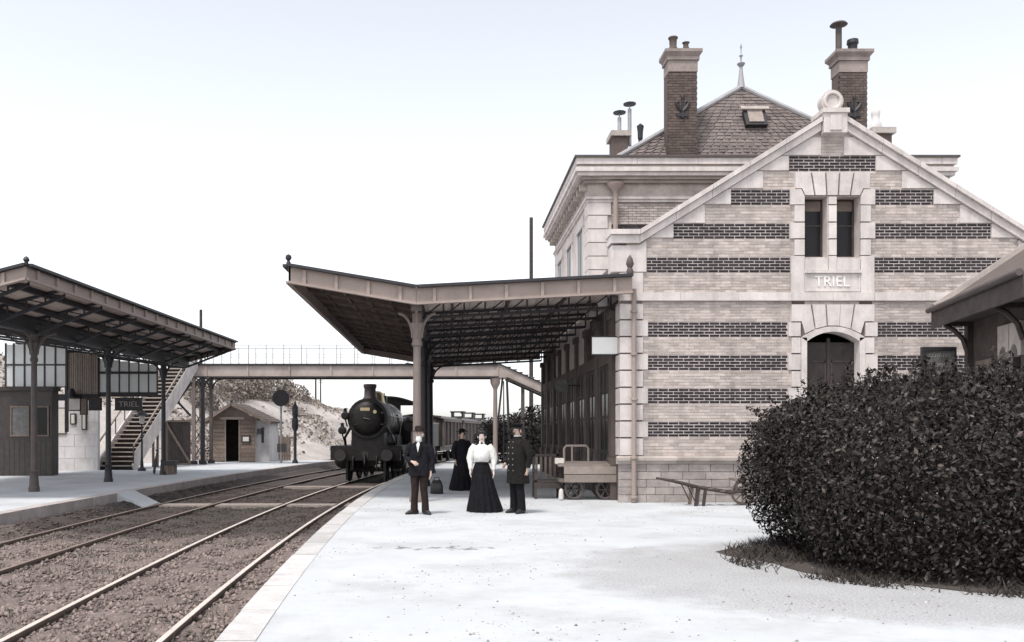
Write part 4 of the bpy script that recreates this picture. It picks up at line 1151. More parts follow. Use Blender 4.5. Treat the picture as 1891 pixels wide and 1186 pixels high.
# glazed end screen
yS = 35.6
for i, px in enumerate((183, 201, 220, 238, 256, 274, 290)):
    x = P36(px, yS); box("screen_mullion", "iron_dark", SH, x - .025, x + .025, yS, yS + .06, Z36(730, yS), zl(x - lx(yS)) - .5)
for py in (730, 688): box("screen_rail", "iron_dark", SH, P36(181, yS), P36(292, yS), yS - .015, yS - .002, Z36(py, yS) - .06, Z36(py, yS) + (.04 if py < 700 else .12))
pxs = (183, 201, 220, 238, 256, 274, 290)
for a, b in zip(pxs[:-1], pxs[1:]):
    xa, xb = P36(a, yS) + .025, P36(b, yS) - .025
    box("pane", "glass_milky", SH, xa, xb, yS + .02, yS + .03, Z36(730, yS) + .12, Z36(688, yS) - .03)
    box("pane", "glass_milky", SH, xa, xb, yS + .02, yS + .03, Z36(688, yS) + .03, zl(xa - lx(yS)) - .55)
# boarded gable panel
n = 14; xa, xb = P36(124, yS), P36(181, yS)
for i in range(n):
    a = xa + (xb-xa)*i/n; b = xa + (xb-xa)*(i+1)/n - .018
    box("wall_board", "wood_pale", SH, a, b, yS + random.uniform(-.008, .01), yS + .04, Z36(728, yS), 4.75)
box("gable_backing", "wood_dark", SH, xa, xb, yS + .045, yS + .08, Z36(728, yS), 4.75)
box("tie_beam", "iron_dark", SH, -17.4, xb + .05, yS - .05, yS + .06, Z36(740, yS), Z36(728, yS) - .003)
# back wall of blocks, with posters
yW = 37.2
zrow = 0
for r in range(6):
    x = P36(100, yW) - (.4 if r % 2 else 0); h = .5
    while x < P36(181, yW):
        b = min(x + .85, P36(181, yW)); a = max(x, P36(86, yW))
        box("wall_block", "plaster", SH, a, b - .012, yW + random.uniform(-.004, .004), yW + .25, zrow, zrow + h - .012)
        x += .85
    zrow += h
box("wall_core", "mortar", SH, P36(84, yW), P36(181, yW) - .02, yW + .02, yW + .22, 0, 3.2)
box("corner_post", "wood_dark", SH, P36(120, yS), P36(125, yS), yS - .03, yS + .1, Z36(798, yS), 4.8)
# kiosk under the canopy
KY = 32.4
KI = thing("kiosk", "dark wooden kiosk with two framed windows standing under the far canopy", "kiosk", ((50 - VPX)*KY/FPX, KY, 0))
kx = lambda px: (px - VPX)*KY/FPX
kz = lambda py: CAM_H + (HOR - py)*KY/FPX
kx0, kx1 = -17.2, kx(97)
KH = kz(722)
box("body", "door_wood", KI, kx0, kx1, KY, KY + .5, .02, KH)
for i, x in enumerate(np.arange(kx0, kx1 - .01, .19)):
    box("wall_board", "door_wood", KI, x, min(x + .18, kx1), KY - .02, KY - .001, .02, kz(812))
for a, b in ((20, 55), (66, 91)):
    f = MB(); x0, x1, z0, z1 = kx(a), kx(b), kz(806), kz(750); t = .05
    f.box(x0, x1, KY - .05, KY - .002, z0, z0+t); f.box(x0, x1, KY - .05, KY - .002, z1-t, z1); f.box(x0, x0+t, KY - .05, KY - .002, z0+t+.001, z1-t-.001); f.box(x1-t, x1, KY - .05, KY - .002, z0+t+.001, z1-t-.001)
    w = f.build("window", "tan_wood" if a == 20 else "wood_mid", KI)
    box("pane", "sign_grey" if a == 20 else "glass_dark", w, x0+t, x1-t, KY - .02, KY - .008, z0+t, z1-t)
box("cornice_board", "wood_dark", KI, kx0, kx1 + .06, KY - .10, KY + .55, KH + .003, KH + .14)
for a in (57.5, 93.5): box("corner_board", "wood_dark", KI, kx(a), kx(a + 4), KY - .06, KY - .021, .02, KH)
# glazed lights above the kiosk
GS = thing("glazed_screen", "row of milky glass lights above the dark kiosk", "glass screen", (kx(60), KY + .3, KH))
yG = KY + .35
for px in (10, 25, 45, 62, 82, 102, 122):
    x = (px - VPX)*yG/FPX; box("mullion", "iron_dark", GS, x - .03, x + .03, yG, yG + .06, KH + .15, 4.85)
for pa, pb in zip((10, 25, 45, 62, 82, 102), (25, 45, 62, 82, 102, 122)):
    xa, xb = (pa - VPX)*yG/FPX + .03, (pb - VPX)*yG/FPX - .03
    box("pane", "glass_milky", GS, xa, xb, yG + .02, yG + .03, KH + .15, 4.02); box("pane", "glass_milky", GS, xa, xb, yG + .02, yG + .03, 4.08, 4.8)
box("transom", "iron_dark", GS, (8 - VPX)*yG/FPX, (124 - VPX)*yG/FPX, yG - .02, yG - .001, 4.02, 4.08)
box("bottom_rail", "iron_dark", GS, (8 - VPX)*yG/FPX, (124 - VPX)*yG/FPX, yG - .02, yG + .06, KH + .142, KH + .149 + .03)
# posters and lamps on the back wall
def poster(name, label, cat, pa, pb, ya, yb, m, frame, y=yW - .03):
    x0, x1, z0, z1 = P36(pa, y), P36(pb, y), Z36(yb, y), Z36(ya, y)
    t = thing(name, label, cat, ((x0+x1)/2, y, z0))
    box("frame", frame, t, x0 - .05, x1 + .05, y - .02, y + .02, z0 - .05, z1 + .05); box("sheet", m, t, x0, x1, y - .03, y - .021, z0, z1)
    return t
poster("poster", "pale poster with a dark lower half beside the kiosk corner", "poster", 107, 120, 755, 800, "paper", "wood_mid")
poster("poster", "small pale notice in a thick dark frame, on the plaster wall", "notice", 132, 138, 766, 782, "paper", "sign_dark")
poster("poster", "tall narrow strip notice on the plaster wall, left of the stairs", "notice", 153, 158, 760, 792, "paper", "sign_dark")
poster("notice_board", "light notice board with slanting sides under the boarded gable", "notice board", 128, 148, 737, 757, "paper", "wood_mid", yS - .1)
poster("notice_board", "brown notice board hanging under the tie beam, beside the lighter one", "notice board", 150, 160, 737, 764, "wood_mid", "wood_dark", yS - .1)
poster("notice_board", "plain dark board hanging from the tie beam, left of the stairs", "notice board", 166, 186, 737, 756, "sign_dark", "wood_dark", yS - .1)
la = thing("wall_lantern", "small black lantern on the tie beam before the boarded gable", "lantern", (P36(137, yS), yS - .2, Z36(728, yS)))
MB().lathe([(.10, Z36(734, yS)), (.16, Z36(728, yS)), (.14, Z36(722, yS)), (.05, Z36(718, yS))], P36(137, yS), yS - .25, 8).build("lantern_body", "iron_dark", la)
MB().bar((P36(137, yS), yS - .25, Z36(733, yS)), (P36(137, yS), yS - .04, Z36(733, yS)), .04, .04).build("lantern_arm", "iron_dark", la)
# hanging name board
yN = 35.2
nb = thing("name_board", "dark board lettered TRIEL hanging in front of the stairs", "name board", (P36(237, yN), yN, Z36(758, yN)))
box("board", "sign_dark", nb, P36(212, yN), P36(262, yN), yN, yN + .05, Z36(757, yN), Z36(736, yN))
lettering("TRIEL", .30, P36(238, yN), yN - .012, Z36(747, yN), "letter_worn", nb, .012, width=.80)
fr = MB(); x0, x1, z0, z1 = P36(210, yN), P36(264, yN), Z36(758.5, yN), Z36(734.5, yN)
fr.box(x0, x1, yN - .02, yN - .001, z0, z0 + .04); fr.box(x0, x1, yN - .02, yN - .001, z1 - .04, z1); fr.build("frame", "wood_dark", nb)

# ------------------------------------------------------------------ footbridge with two stairs
YBR = 44.0
bx = lambda px, y=YBR: (px - VPX)*y/FPX
bz = lambda py, y=YBR: CAM_H + (HOR - py)*y/FPX
FB = thing("footbridge", "iron footbridge with plate girder, thin railing and a stair at each end", "footbridge", (bx(500), YBR, 0))
gx0, gx1 = bx(357), bx(920)
gz0, gz1 = bz(697), bz(673)
for yy in (YBR, YBR + 1.7):
    gd = MB().box(gx0, gx1, yy, yy + .06, gz0 + .05, gz1 - .05).build("girder", "iron_bridge", FB)
    MB().box(gx0 - .02, gx1 + .02, yy - .10, yy + .14, gz0, gz0 + .049).build("girder_flange", "iron_dark", gd)
    MB().box(gx0 - .02, gx1 + .02, yy - .10, yy + .14, gz1 - .049, gz1 + .03).build("girder_flange", "iron_dark", gd)
    for x in np.arange(gx0 + .6, gx1, 2.05): MB().box(x, x + .07, yy - .05, yy - .001, gz0 + .052, gz1 - .052).build("girder_stiffener", "iron_bridge", gd)
box("deck", "wood_mid", FB, gx0, gx1, YBR + .15, YBR + 1.6, gz1 - .25, gz1 - .15)
for yy in (YBR + .03, YBR + 1.73):
    rl = MB().bar((gx0, yy, gz1 + .95), (gx1, yy, gz1 + .95), .03, .035).build("handrail", "zinc", FB)
    MB().bar((gx0, yy, gz1 + .5), (gx1, yy, gz1 + .5), .015, .02).build("mid_rail", "zinc", rl)
    for x in np.arange(gx0 + .1, gx1, .87): MB().bar((x, yy, gz1 + .03), (x, yy, gz1 + .95), .04, .04).build("baluster", "zinc", FB)
# support frame at the left end
def leg(x, y, m, w=.16):
    l = MB(); l.box(x - w/2, x + w/2, y - .08, y + .08, .05, gz0 - .003); o = l.build("leg", m, FB)
    MB().box(x - w/2 - .07, x + w/2 + .07, y - .15, y + .15, 0, .18).build("leg_foot", "iron_dark", o)
    b = MB()
    for s in (-1, 1):
        P = [(x + s*(w/2 + .45*(1 - math.cos(t))), y, gz0 - .5 + .49*math.sin(t)) for t in np.linspace(0, math.pi/2, 6)]; b.tube(P, .04, 6)
    b.build("leg_bracket", "iron_dark", o)
leg(bx(357), YBR + .1, "iron_paint"); leg(bx(374), YBR + .1, "iron_dark"); leg(bx(357), YBR + 1.6, "iron_mid"); leg(bx(374), YBR + 1.6, "iron_mid")
br = MB(); xa, xb = bx(357), bx(374)
for i in range(5):
    z0 = .3 + i*.78
    br.bar((xa, YBR + .12, z0), (xb, YBR + .12, z0 + .78), .03, .05, (0, 1, 0)); br.bar((xb, YBR + .12, z0), (xa, YBR + .12, z0 + .78), .03, .05, (0, 1, 0))
br.build("leg_lattice", "iron_mid", FB)
br = MB()
br.bar((bx(331), YBR - .3, bz(742)), (bx(354), YBR, bz(706)), .08, .10); br.bar((bx(331), YBR - .3, bz(742)), (bx(352), YBR, bz(768)), .08, .10); br.bar((bx(331), YBR - .3, bz(742)), (bx(322), YBR - .6, bz(750)), .08, .10)
br.ell((bx(331), YBR - .3, bz(742)), .13, .1, .13); br.build("stair_bracing", "iron_dark", FB)
# left stair, coming down towards the camera
sb = Vector((P36(212, 37.6), 37.6, 0)); st_ = Vector((bx(335), YBR - .05, gz1 - .05))
run = st_ - sb; NS = 26; wv = .80
side = Vector((1, -.06, 0)).normalized()
for i in range(NS):
    t = i/(NS - 1); c = sb + run*t; z = .17 + c.z*(1 - .17/st_.z) 
    mb = MB()
    a, b = c - side*(wv - .08), c + side*(wv - .08)
    mb.bar((a.x, a.y, z), (b.x, b.y, z), .30, .045); mb.build("step", "tread_wood", FB)
    mb = MB(); mb.bar((a.x, a.y + .14, z - .1), (b.x, b.y + .14, z - .1), .025, .15); mb.build("riser", "wood_dark", FB)
for s in (-1, 1):
    o = side*wv*s
    mb = MB(); q = Vector((0, 0, 1))
    mb.bar(sb + o + q*.05, st_ + o + q*.05, .07, .38); mb.build("stringer", "stone", FB)
    mb = MB(); mb.bar(sb + o + q*1.0, st_ + o + q*1.0, .05, .06); hr = mb.build("handrail", "wood_pale", FB)
    for t in np.linspace(0, 1, 9):
        c = sb + o + run*t; MB().bar(c + q*.2, c + q*.98, .04, .04).build("baluster", "iron_mid", FB)
# parapet panel on the right-hand side of the stair
mb = MB(); o = side*(wv + .04)
pA, pB = sb + o, st_ + o
mb.add([pA + Vector((0,0,.25)), pB + Vector((0,0,.25)), pB + Vector((0,0,.75)), pA + Vector((0,0,.75)), pA + Vector((.03,0,.25)), pB + Vector((.03,0,.25)), pB + Vector((.03,0,.75)), pA + Vector((.03,0,.75))],
       [(0,1,2,3),(7,6,5,4),(0,4,5,1),(1,5,6,2),(2,6,7,3),(3,7,4,0)]).build("stair_parapet", "stone", FB)
# braced lock-up under the landing
lk = thing("storage_cage", "dark boarded cage with diagonal brace under the footbridge landing", "storage cage", (bx(330, 42.5), 42.5, 0))
la_, lb_ = bx(305, 42.5), bx(352, 42.5); lz = bz(776, 42.5)
n = 10
for i in range(n):
    a = la_ + (lb_-la_)*i/n; box("cage_board", "wood_dark", lk, a, a + (lb_-la_)/n - .012, 42.5, 42.54, .05, lz)
MB().bar((la_, 42.46, lz - .05), (lb_, 42.46, .1), .10, .05, (0, 1, 0)).build("brace", "wood_mid", lk)
for z in (.08, lz - .05): MB().bar((la_, 42.45, z), (lb_, 42.45, z), .05, .09).build("rail", "wood_mid", lk)
for px in (283, 291, 300, 307): MB().bar((bx(px, 41), 41, 0), (bx(px, 41), 41, bz(780, 41) - (300 - px)*.012), .09, .09, (0, 1, 0)).build("post", "wood_mid", lk)
# right-hand end: column and descending stair
rc = MB().lathe([(.12, .4), (.10, 3.7), (.14, 3.8), (.24, 4.0), (.26, gz0 - .02)], bx(915), YBR + .2, 12).build("leg", "iron_paint", FB)
MB().lathe([(.2, 0), (.2, .1), (.14, .4)], bx(915), YBR + .2, 10).build("leg_foot", "iron_mid", rc)
sx0, sx1 = bx(918), bx(1060)
zr0 = gz0; dz = (722 - 697)/(996 - 940)
for yy in (YBR, YBR + 1.7):
    x2 = sx0 + 4.6
    mb = MB(); mb.prism([(gx1 + .003, zr0), (sx0 + .5, zr0), (x2, zr0 - 4.1*.45), (x2, zr0 - 4.1*.45 + .45), (sx0 + .1, gz1), (gx1 + .003, gz1)], yy, yy + .06); s_ = mb.build("stringer", "iron_bridge", FB)
    MB().bar((sx0 + .5, yy + .03, zr0 - .02), (x2, yy + .03, zr0 - 4.1*.45 - .02), .2, .05).build("stringer_flange", "iron_dark", s_)
    MB().bar((sx0 + .1, yy + .03, gz1 + .03), (x2, yy + .03, zr0 - 4.1*.45 + .48), .2, .05).build("stringer_flange", "iron_dark", s_)
for i in range(14):
    x = sx0 + .4 + i*.29; z = gz1 - .1 - i*.29*.45
    box("step", "wood_mid", FB, x, x + .3, YBR + .07, YBR + 1.69, z - .04, z)
br = MB(); br.bar((bx(929), YBR + .4, gz0), (bx(917), YBR + .4, 1.2), .10, .12, (0, 1, 0)); br.tube([(bx(938), YBR + .8, gz0), (bx(942), YBR + .8, 1.4), (bx(948), YBR + .8, .8)], .06, 6)
br.bar((bx(966), YBR + .2, gz0 - .5), (bx(966), YBR + .2, 0), .17, .17, (0, 1, 0)); br.bar((bx(934), YBR + 1.6, gz0 - .1), (bx(934), YBR + 1.6, 0), .06, .06, (0, 1, 0)); br.build("stair_bracing", "iron_mid", FB)

# ------------------------------------------------------------------ hut, signals, poles on the far platform
YH = 48.0
hx = lambda px: (px - VPX)*YH/FPX
hz = lambda py: CAM_H + (HOR - py)*YH/FPX
HU = thing("lamp_hut", "small hut with pitched roof, boarded front and open dark doorway beyond the footbridge", "hut", (hx(430), YH, 0))
x0, x1 = hx(390), hx(471); hd = 3.0
top = hz(775)
dx0_, dx1_ = hx(417), hx(441)
def hut_boards(xa, xb):
    z = .05; k = 0
    while z < 2.3:
        h = .22; box("wall_board", "tan_wood", HU, xa, xb, YH + random.uniform(-.012, .01), YH + .06, z, min(z + h - .02, 2.32)); z += h
hut_boards(x0, dx0_ - .05); hut_boards(dx1_ + .05, x1)
box("wall_core", "wood_mid", HU, x0, dx0_ - .05, YH + .065, YH + .1, 0, 2.32); box("wall_core", "wood_mid", HU, dx1_ + .05, x1, YH + .065, YH + .1, 0, 2.32)
MB().prism([(x0, 2.33), (x1, 2.33), ((x0+x1)/2, hz(748))], YH + .01, YH + .08).build("gable", "wood_mid", HU)
box("lintel", "wood_pale", HU, dx0_ - .3, dx1_ + .3, YH - .05, YH + .009, 2.28, 2.42)
box("side_wall", "plaster", HU, x1 - .10, x1, YH + .101, YH + hd, 0, 2.5); box("side_wall", "wood_mid", HU, x0, x0 + .1, YH + .101, YH + hd, 0, 2.5); box("back_wall", "wood_dark", HU, x0 + .102, x1 - .102, YH + hd - .1, YH + hd, 0, 2.5)
box("extension", "plaster", HU, x1 + .002, hx(494), YH + .5, YH + hd, 0, 2.25)
box("door_jamb", "wood_pale", HU, dx0_ - .048, dx0_, YH - .03, YH + .08, 0, 2.277); box("door_jamb", "wood_pale", HU, dx1_, dx1_ + .048, YH - .03, YH + .08, 0, 2.277)
MB().bar((x0 + .05, YH - .03, .9), (dx0_ - .1, YH - .03, .1), .09, .04, (0, 1, 0)).build("wall_brace", "wood_mid", HU)
xm = (x0 + x1)/2; e0, e1 = hx(376), hx(503)
for s, xe in ((-1, e0), (1, e1)):
    p00 = Vector((xe, YH - .45, hz(779))); p10 = Vector((xe, YH + hd + .3, hz(779))); r0 = Vector((xm, YH - .45, hz(744))); r1 = Vector((xm, YH + hd + .3, hz(744)))
    d_ = Vector((0, 0, -.08)); m = MB(); m.add([p00, p10, r1, r0, p00 + d_, p10 + d_, r1 + d_, r0 + d_], [(0,1,2,3),(7,6,5,4),(0,4,5,1),(1,5,6,2),(2,6,7,3),(3,7,4,0)]); rfh = m.build("roof", "clay_tile", HU)
    if s < 0: slate_slope(p10, p00, r0, r1, 8, .3, "clay_tile", rfh, "roof_tile")
    else: slate_slope(p00, p10, r1, r0, 8, .3, "clay_tile", rfh, "roof_tile")
    MB().bar(p00 + Vector((0, -.02, -.08)), r0 + Vector((0, -.02, -.08)), .05, .16).build("bargeboard", "wood_mid", HU)
MB().lathe([(.06, hz(744)), (.10, hz(740)), (.04, hz(736)), (.02, hz(733))], xm, YH - .4, 8).build("finial", "iron_mid", HU)
nt_ = thing("notice_board", "small white notice in a black frame on the hut front, right of its door", "notice board", (hx(454), YH - .04, 1.2))
box("frame", "sign_dark", nt_, hx(446), hx(463), YH - .06, YH - .015, hz(818), hz(804)); box("sheet", "paper", nt_, hx(449), hx(460), YH - .07, YH - .061, hz(815), hz(807))
tl = thing("wall_lamp", "black lamp bracket on the white side of the hut", "lamp", (hx(482), YH + .45, 1.9))
box("lamp_arm", "iron_dark", tl, hx(480), hx(484), YH + .38, YH + .49, hz(818), hz(790)); box("lamp_box", "sign_grey", tl, hx(472), hx(479), YH + .38, YH + .49, hz(802), hz(792))
# round disc signal
YD = 46.5; ddx = (519 - VPX)*YD/FPX; ddz = lambda py: CAM_H + (HOR - py)*YD/FPX
ds_ = thing("disc_signal", "round dark disc signal on a thin grey post", "signal", (ddx, YD, 0))
MB().disc_y((ddx, YD - .06, ddz(735)), 15.5*YD/FPX, .05, 28).build("disc", "iron_dark", ds_)
MB().tube([(ddx, YD, 0), (ddx, YD, ddz(740))], .055, 8).build("post", "zinc", ds_)
MB().box(ddx - .2, ddx + .25, YD - .05, YD + .25, .55, 1.0).build("counterweight", "iron_mid", ds_)
# lantern signal post
YP = 46.0; lxp = (545 - VPX)*YP/FPX; lz_ = lambda py: CAM_H + (HOR - py)*YP/FPX
lp = thing("signal_post", "black signal post with lantern cases and a short arm", "signal", (lxp, YP, 0))
MB().lathe([(.16, 0), (.14, .12), (.08, .2), (.075, 2.0)], lxp, YP, 10).build("post", "iron_dark", lp)
MB().lathe([(.08, lz_(797)), (.17, lz_(790)), (.18, lz_(776)), (.12, lz_(772))], lxp, YP, 10).build("lower_case", "iron_dark", lp)
MB().lathe([(.12, lz_(772)), (.15, lz_(766)), (.16, lz_(752)), (.07, lz_(747)), (.02, lz_(740))], lxp, YP, 10).build("upper_case", "iron_dark", lp)
MB().bar((lxp + .1, YP, lz_(768)), (lxp + .55, YP, lz_(768)), .04, .05).build("arm", "iron_dark", lp)
# low board fence beyond the platform end
fy = 53.0; fx = lambda px: (px - VPX)*fy/FPX
fe = thing("board_fence", "low brown board fence beyond the disc signal", "fence", (fx(540), fy, 0))
for i in range(9):
    a = fx(497) + i*(fx(537) - fx(497))/9; box("fence_board", "tan_wood", fe, a, a + .13, fy, fy + .03, -.4, CAM_H + (HOR - 806)*fy/FPX + random.uniform(-.04, .04))
for z in (.2, 1.0): MB().bar((fx(497), fy + .05, z), (fx(537), fy + .05, z), .05, .08).build("fence_rail", "wood_mid", fe)
# platform lamp post
YL = 36.6; lxx = (262 - VPX)*YL/FPX; lzz = lambda py: CAM_H + (HOR - py)*YL/FPX
lm = thing("lamp_post", "slender platform lamp post with a glass lantern by the stairs", "lamp post", (lxx, YL, 0))
MB().lathe([(.17, 0), (.16, .10), (.08, .16), (.04, .6), (.035, lzz(782))], lxx, YL, 10).build("post", "iron_dark", lm)
MB().lathe([(.08, lzz(783)), (.13, lzz(768))], lxx, YL, 6).build("lantern_glass", "paper", lm)
MB().lathe([(.26, lzz(768)), (.20, lzz(764)), (.05, lzz(757)), (.02, lzz(753))], lxx, YL, 10).build("lantern_cap", "iron_dark", lm)
# bicycle and crate beneath it
def bicycle(x, y, rz):
    b = thing("bicycle", "dark bicycle leaning among the clutter at the third left column", "bicycle", (0, 0, 0))
    for yy in (-.52, .52):
        w = MB().ring_x((0, yy, .33), .31, .022, 24, 6).build("wheel", "iron_dark", b)
        sp = MB()
        for k in range(10):
            a = k*math.pi/5; sp.tube([(0, yy, .33), (0, yy + .3*math.cos(a), .33 + .3*math.sin(a))], .005, 4)
        sp.build("spokes", "zinc", w)
    f = MB()
    for p, q in (((0,.52,.33),(0,.12,.30)), ((0,.12,.30),(0,.25,.85)), ((0,.52,.33),(0,.25,.8)), ((0,.25,.80),(0,-.35,.85)), ((0,.12,.30),(0,-.37,.75)), ((0,-.52,.33),(0,-.33,.95))): f.tube([p, q], .018, 6)
    f.build("frame", "iron_dark", b)
    MB().tube([(-.27,-.22,.98),(-.2,-.36,1.0),(0,-.34,.97),(.2,-.36,1.0),(.27,-.22,.98)], .014, 6).build("handlebar", "zinc", b)
    MB().ell((0,.28,.9), .07, .14, .04).build("saddle", "leather", b)
    b.location = (x, y, 0); b.rotation_euler = (0, R(8), rz); return b
bicycle((284 - VPX)*34.0/FPX, 34.0, R(20))
cr = thing("crate", "small slatted crate with a dark lid beside the third left column", "crate", ((310 - VPX)*33.2/FPX, 33.2, 0))
cxx = (311 - VPX)*33.2/FPX
for i in range(4): box("slat", "tan_wood", cr, cxx - .20 + i*.103, cxx - .20 + i*.103 + .09, 33.2, 33.22, .02, .36)
box("body", "wood_mid", cr, cxx - .2, cxx + .2, 33.222, 33.6, .02, .36); box("lid", "iron_dark", cr, cxx - .27, cxx + .27, 33.15, 33.65, .363, .52)
# telegraph poles
def pole(label, px, ytop, y, r, arms, zb_=-.5):
    x = (px - VPX)*y/FPX; zt_ = CAM_H + (HOR - ytop)*y/FPX
    t = thing("telegraph_pole", label, "telegraph pole", (x, y, zb_), "telegraph poles along the line")
    MB().tube([(x, y, zb_), (x, y, zt_)], [r, r*.8], 8).build("pole", "bark", t)
    if arms:
        for k in range(arms): MB().bar((x - .5, y, zt_ - .25 - .4*k), (x + .5, y, zt_ - .25 - .4*k), .06, .07).build("cross_arm", "bark", t)
pole("bare pole standing behind the far canopy roof", 371, 572, 62, .13, 0)
pole("tall pole rising behind the near canopy, left of the station building", 981, 402, 52, .13, 0)
pole("slim pole on the bank beyond the disc signal, left of the pair", 583, 690, 120, .14, 2); pole("slim pole on the bank beyond the disc signal, right of the pair", 592, 700, 150, .14, 2)

# ------------------------------------------------------------------ foliage
def leaf_cloud(pts, nrm, size, jitter=.8, aspect=.5):
    n = len(pts); nv = nrm + RNG.normal(0, jitter, (n, 3)); nv /= np.linalg.norm(nv, axis=1)[:, None]
    t = np.cross(nv, RNG.normal(0, 1, (n, 3))); t /= np.linalg.norm(t, axis=1)[:, None]; b = np.cross(nv, t)
    s = (size*(.6 + .8*RNG.random(n)))[:, None]
    V = np.stack([pts - t*s, pts + b*s*aspect + nv*s*.12, pts + t*s, pts - b*s*aspect + nv*s*.12], 1).reshape(-1, 3)
    return V
def blob_points(n, c, rad, p, shell, lump, seed, zlow=None):
    rg = np.random.default_rng(seed)
    d = rg.normal(0, 1, (n, 3)); d /= np.linalg.norm(d, axis=1)[:, None]
    k = (np.abs(d[:, 0])**p + np.abs(d[:, 1])**p + np.abs(d[:, 2])**p)**(-1/p)
    s = d*k[:, None]
    ph = rg.random(12)*6.28; f = rg.normal(0, 3.0, (12, 3))
    L = sum(np.sin(d @ f[i]*1.3 + ph[i]) for i in range(12))/6
    r = (shell + (1.04 - shell)*rg.random(n)**.55)*(1 + lump*L)
    return np.array(c) + s*r[:, None]*np.array(rad), d
BU = thing("bush", "large dense dark bush in front of the station doorway", "bush", (6.3, 11.2, 0))
def big_bush():
    n = 230000
    P, Nn = blob_points(n, (6.80, 10.95, .72), (2.66, 2.12, 1.34), 4.4, .70, .07, 5)
    z = P[:, 2]
    sc_ = 1 - .15*np.clip((1.25 - z)/1.25, 0, 1)**1.5      # drawn in at the foot
    P[:, 0] = 6.84 + (P[:, 0] - 6.84)*sc_; P[:, 1] = 10.95 + (P[:, 1] - 10.95)*(1 - .03*np.clip(1 - z, 0, 1))
    ok = P[:, 2] > .04; P, Nn = P[ok], Nn[ok]
    # shoots standing out of the top and the left side
    sp = []; sn = []; stems = MB()
    for k in range(800):
        x = RNG.uniform(4.25, 9.2); y = RNG.uniform(9.3, 13.0); h = RNG.uniform(.08, .30)*(1.6 if RNG.random() < .22 else .9)
        q = 1 - abs((x - 6.84)/2.62)**4.0 - abs((y - 10.95)/2.12)**4.0
        if q < .12: continue
        z0 = .72 + 1.36*q**(1/4.0) - .03
        lean = RNG.normal(0, .18, 2)
        stems.tube([(x, y, z0 - .12), (x + lean[0]*h, y + lean[1]*h, z0 + h)], [.005, .002], 4)
        m_ = int(12 + 60*h)
        for j in range(m_):
            t = RNG.random(); sp.append((x + lean[0]*h*t + RNG.normal(0, .028), y + lean[1]*h*t + RNG.normal(0, .028), z0 + h*t)); sn.append((RNG.normal(), RNG.normal(), .6))
    for k in range(190):                     # long single shoots, thinly leaved, that break the outline
        x, y = RNG.uniform(4.45, 9.2), RNG.uniform(9.2, 12.7)
        q = 1 - abs((x - 6.84)/2.62)**4.0 - abs((y - 10.95)/2.12)**4.0
        if q < .05: continue
        z0 = .72 + 1.33*q**.25; h = RNG.uniform(.22, .46); lean = RNG.normal(0, .28, 2)
        stems.tube([(x, y, z0 - .1), (x + lean[0]*h, y + lean[1]*h, z0 + h)], [.006, .002], 4)
        for j in range(int(26*h) + 6):
            t = .35 + .65*RNG.random(); sp.append((x + lean[0]*h*t + RNG.normal(0, .018), y + lean[1]*h*t + RNG.normal(0, .018), z0 + h*t)); sn.append((RNG.normal(), RNG.normal(), .4))
    for k in range(220):
        y = RNG.uniform(9.9, 12.0); z0 = RNG.uniform(.9, 1.75); L = RNG.uniform(.06, .26)
        x0 = 4.22
        for j in range(int(8 + 40*L)):
            t = RNG.random()**.8; sp.append((x0 + .2 - (L + .2)*t + RNG.normal(0, .025), y + RNG.normal(0, .025), z0 + L*.7*t)); sn.append((-.6, RNG.normal(), .5))
    P = np.concatenate([P, np.array(sp)]); Nn = np.concatenate([Nn, np.array(sn)])
    V = leaf_cloud(P, Nn, .017 + .017*RNG.random(len(P)), .75, .48)
    raw_mesh("foliage", V, np.arange(len(V)), 4, "leaf", BU, kind="stuff")
    for k in range(60):
        a = RNG.random()*6.28; q = RNG.random()**.5
        x, y = 6.35 + 1.6*q*math.cos(a), 11.25 + 1.2*q*math.sin(a)
        stems.tube([(x, y, 0), (x + .25*math.cos(a), y + .2*math.sin(a), .9), (x + .5*math.cos(a), y + .4*math.sin(a), 1.8)], [.028, .018, .008], 5)
    stems.build("stems", "bark", BU, kind="stuff", recalc=False)
big_bush()
def shrub(label, c, rad, n, size, m, seed, name="shrub", cat="shrub", group=None):
    t = thing(name, label, cat, (c[0], c[1], c[2] - rad[2]), group)
    P, Nn = blob_points(n, c, rad, 2.2, .45, .16, seed)
    raw_mesh("foliage", leaf_cloud(P, Nn, np.full(n, size), .8, .55), np.arange(4*n), 4, m, t, kind="stuff")
    s = MB()
    for k in range(5):
        a = k*1.26; s.tube([(c[0], c[1], c[2] - rad[2] - .4), (c[0] + .5*rad[0]*math.cos(a), c[1] + .5*rad[1]*math.sin(a), c[2] + .2*rad[2])], [.06, .02], 5)
    s.build("stem", "bark", t)
def at(px, py, y): return ((px - VPX)*y/FPX, y, CAM_H + (HOR - py)*y/FPX)
shrub("dark hedge bush behind the right-hand bridge column", at(945, 815, 47), (1.9, 1.2, 1.35), 7000, .075, "leaf_hedge", 21, "hedge_bush", "bush", "dark bushes beyond the right platform")
shrub("dark hedge bush close to the far end of the station building", at(990, 810, 45), (1.5, 1.2, 1.5), 7000, .075, "leaf_hedge", 22, "hedge_bush", "bush", "dark bushes beyond the right platform")
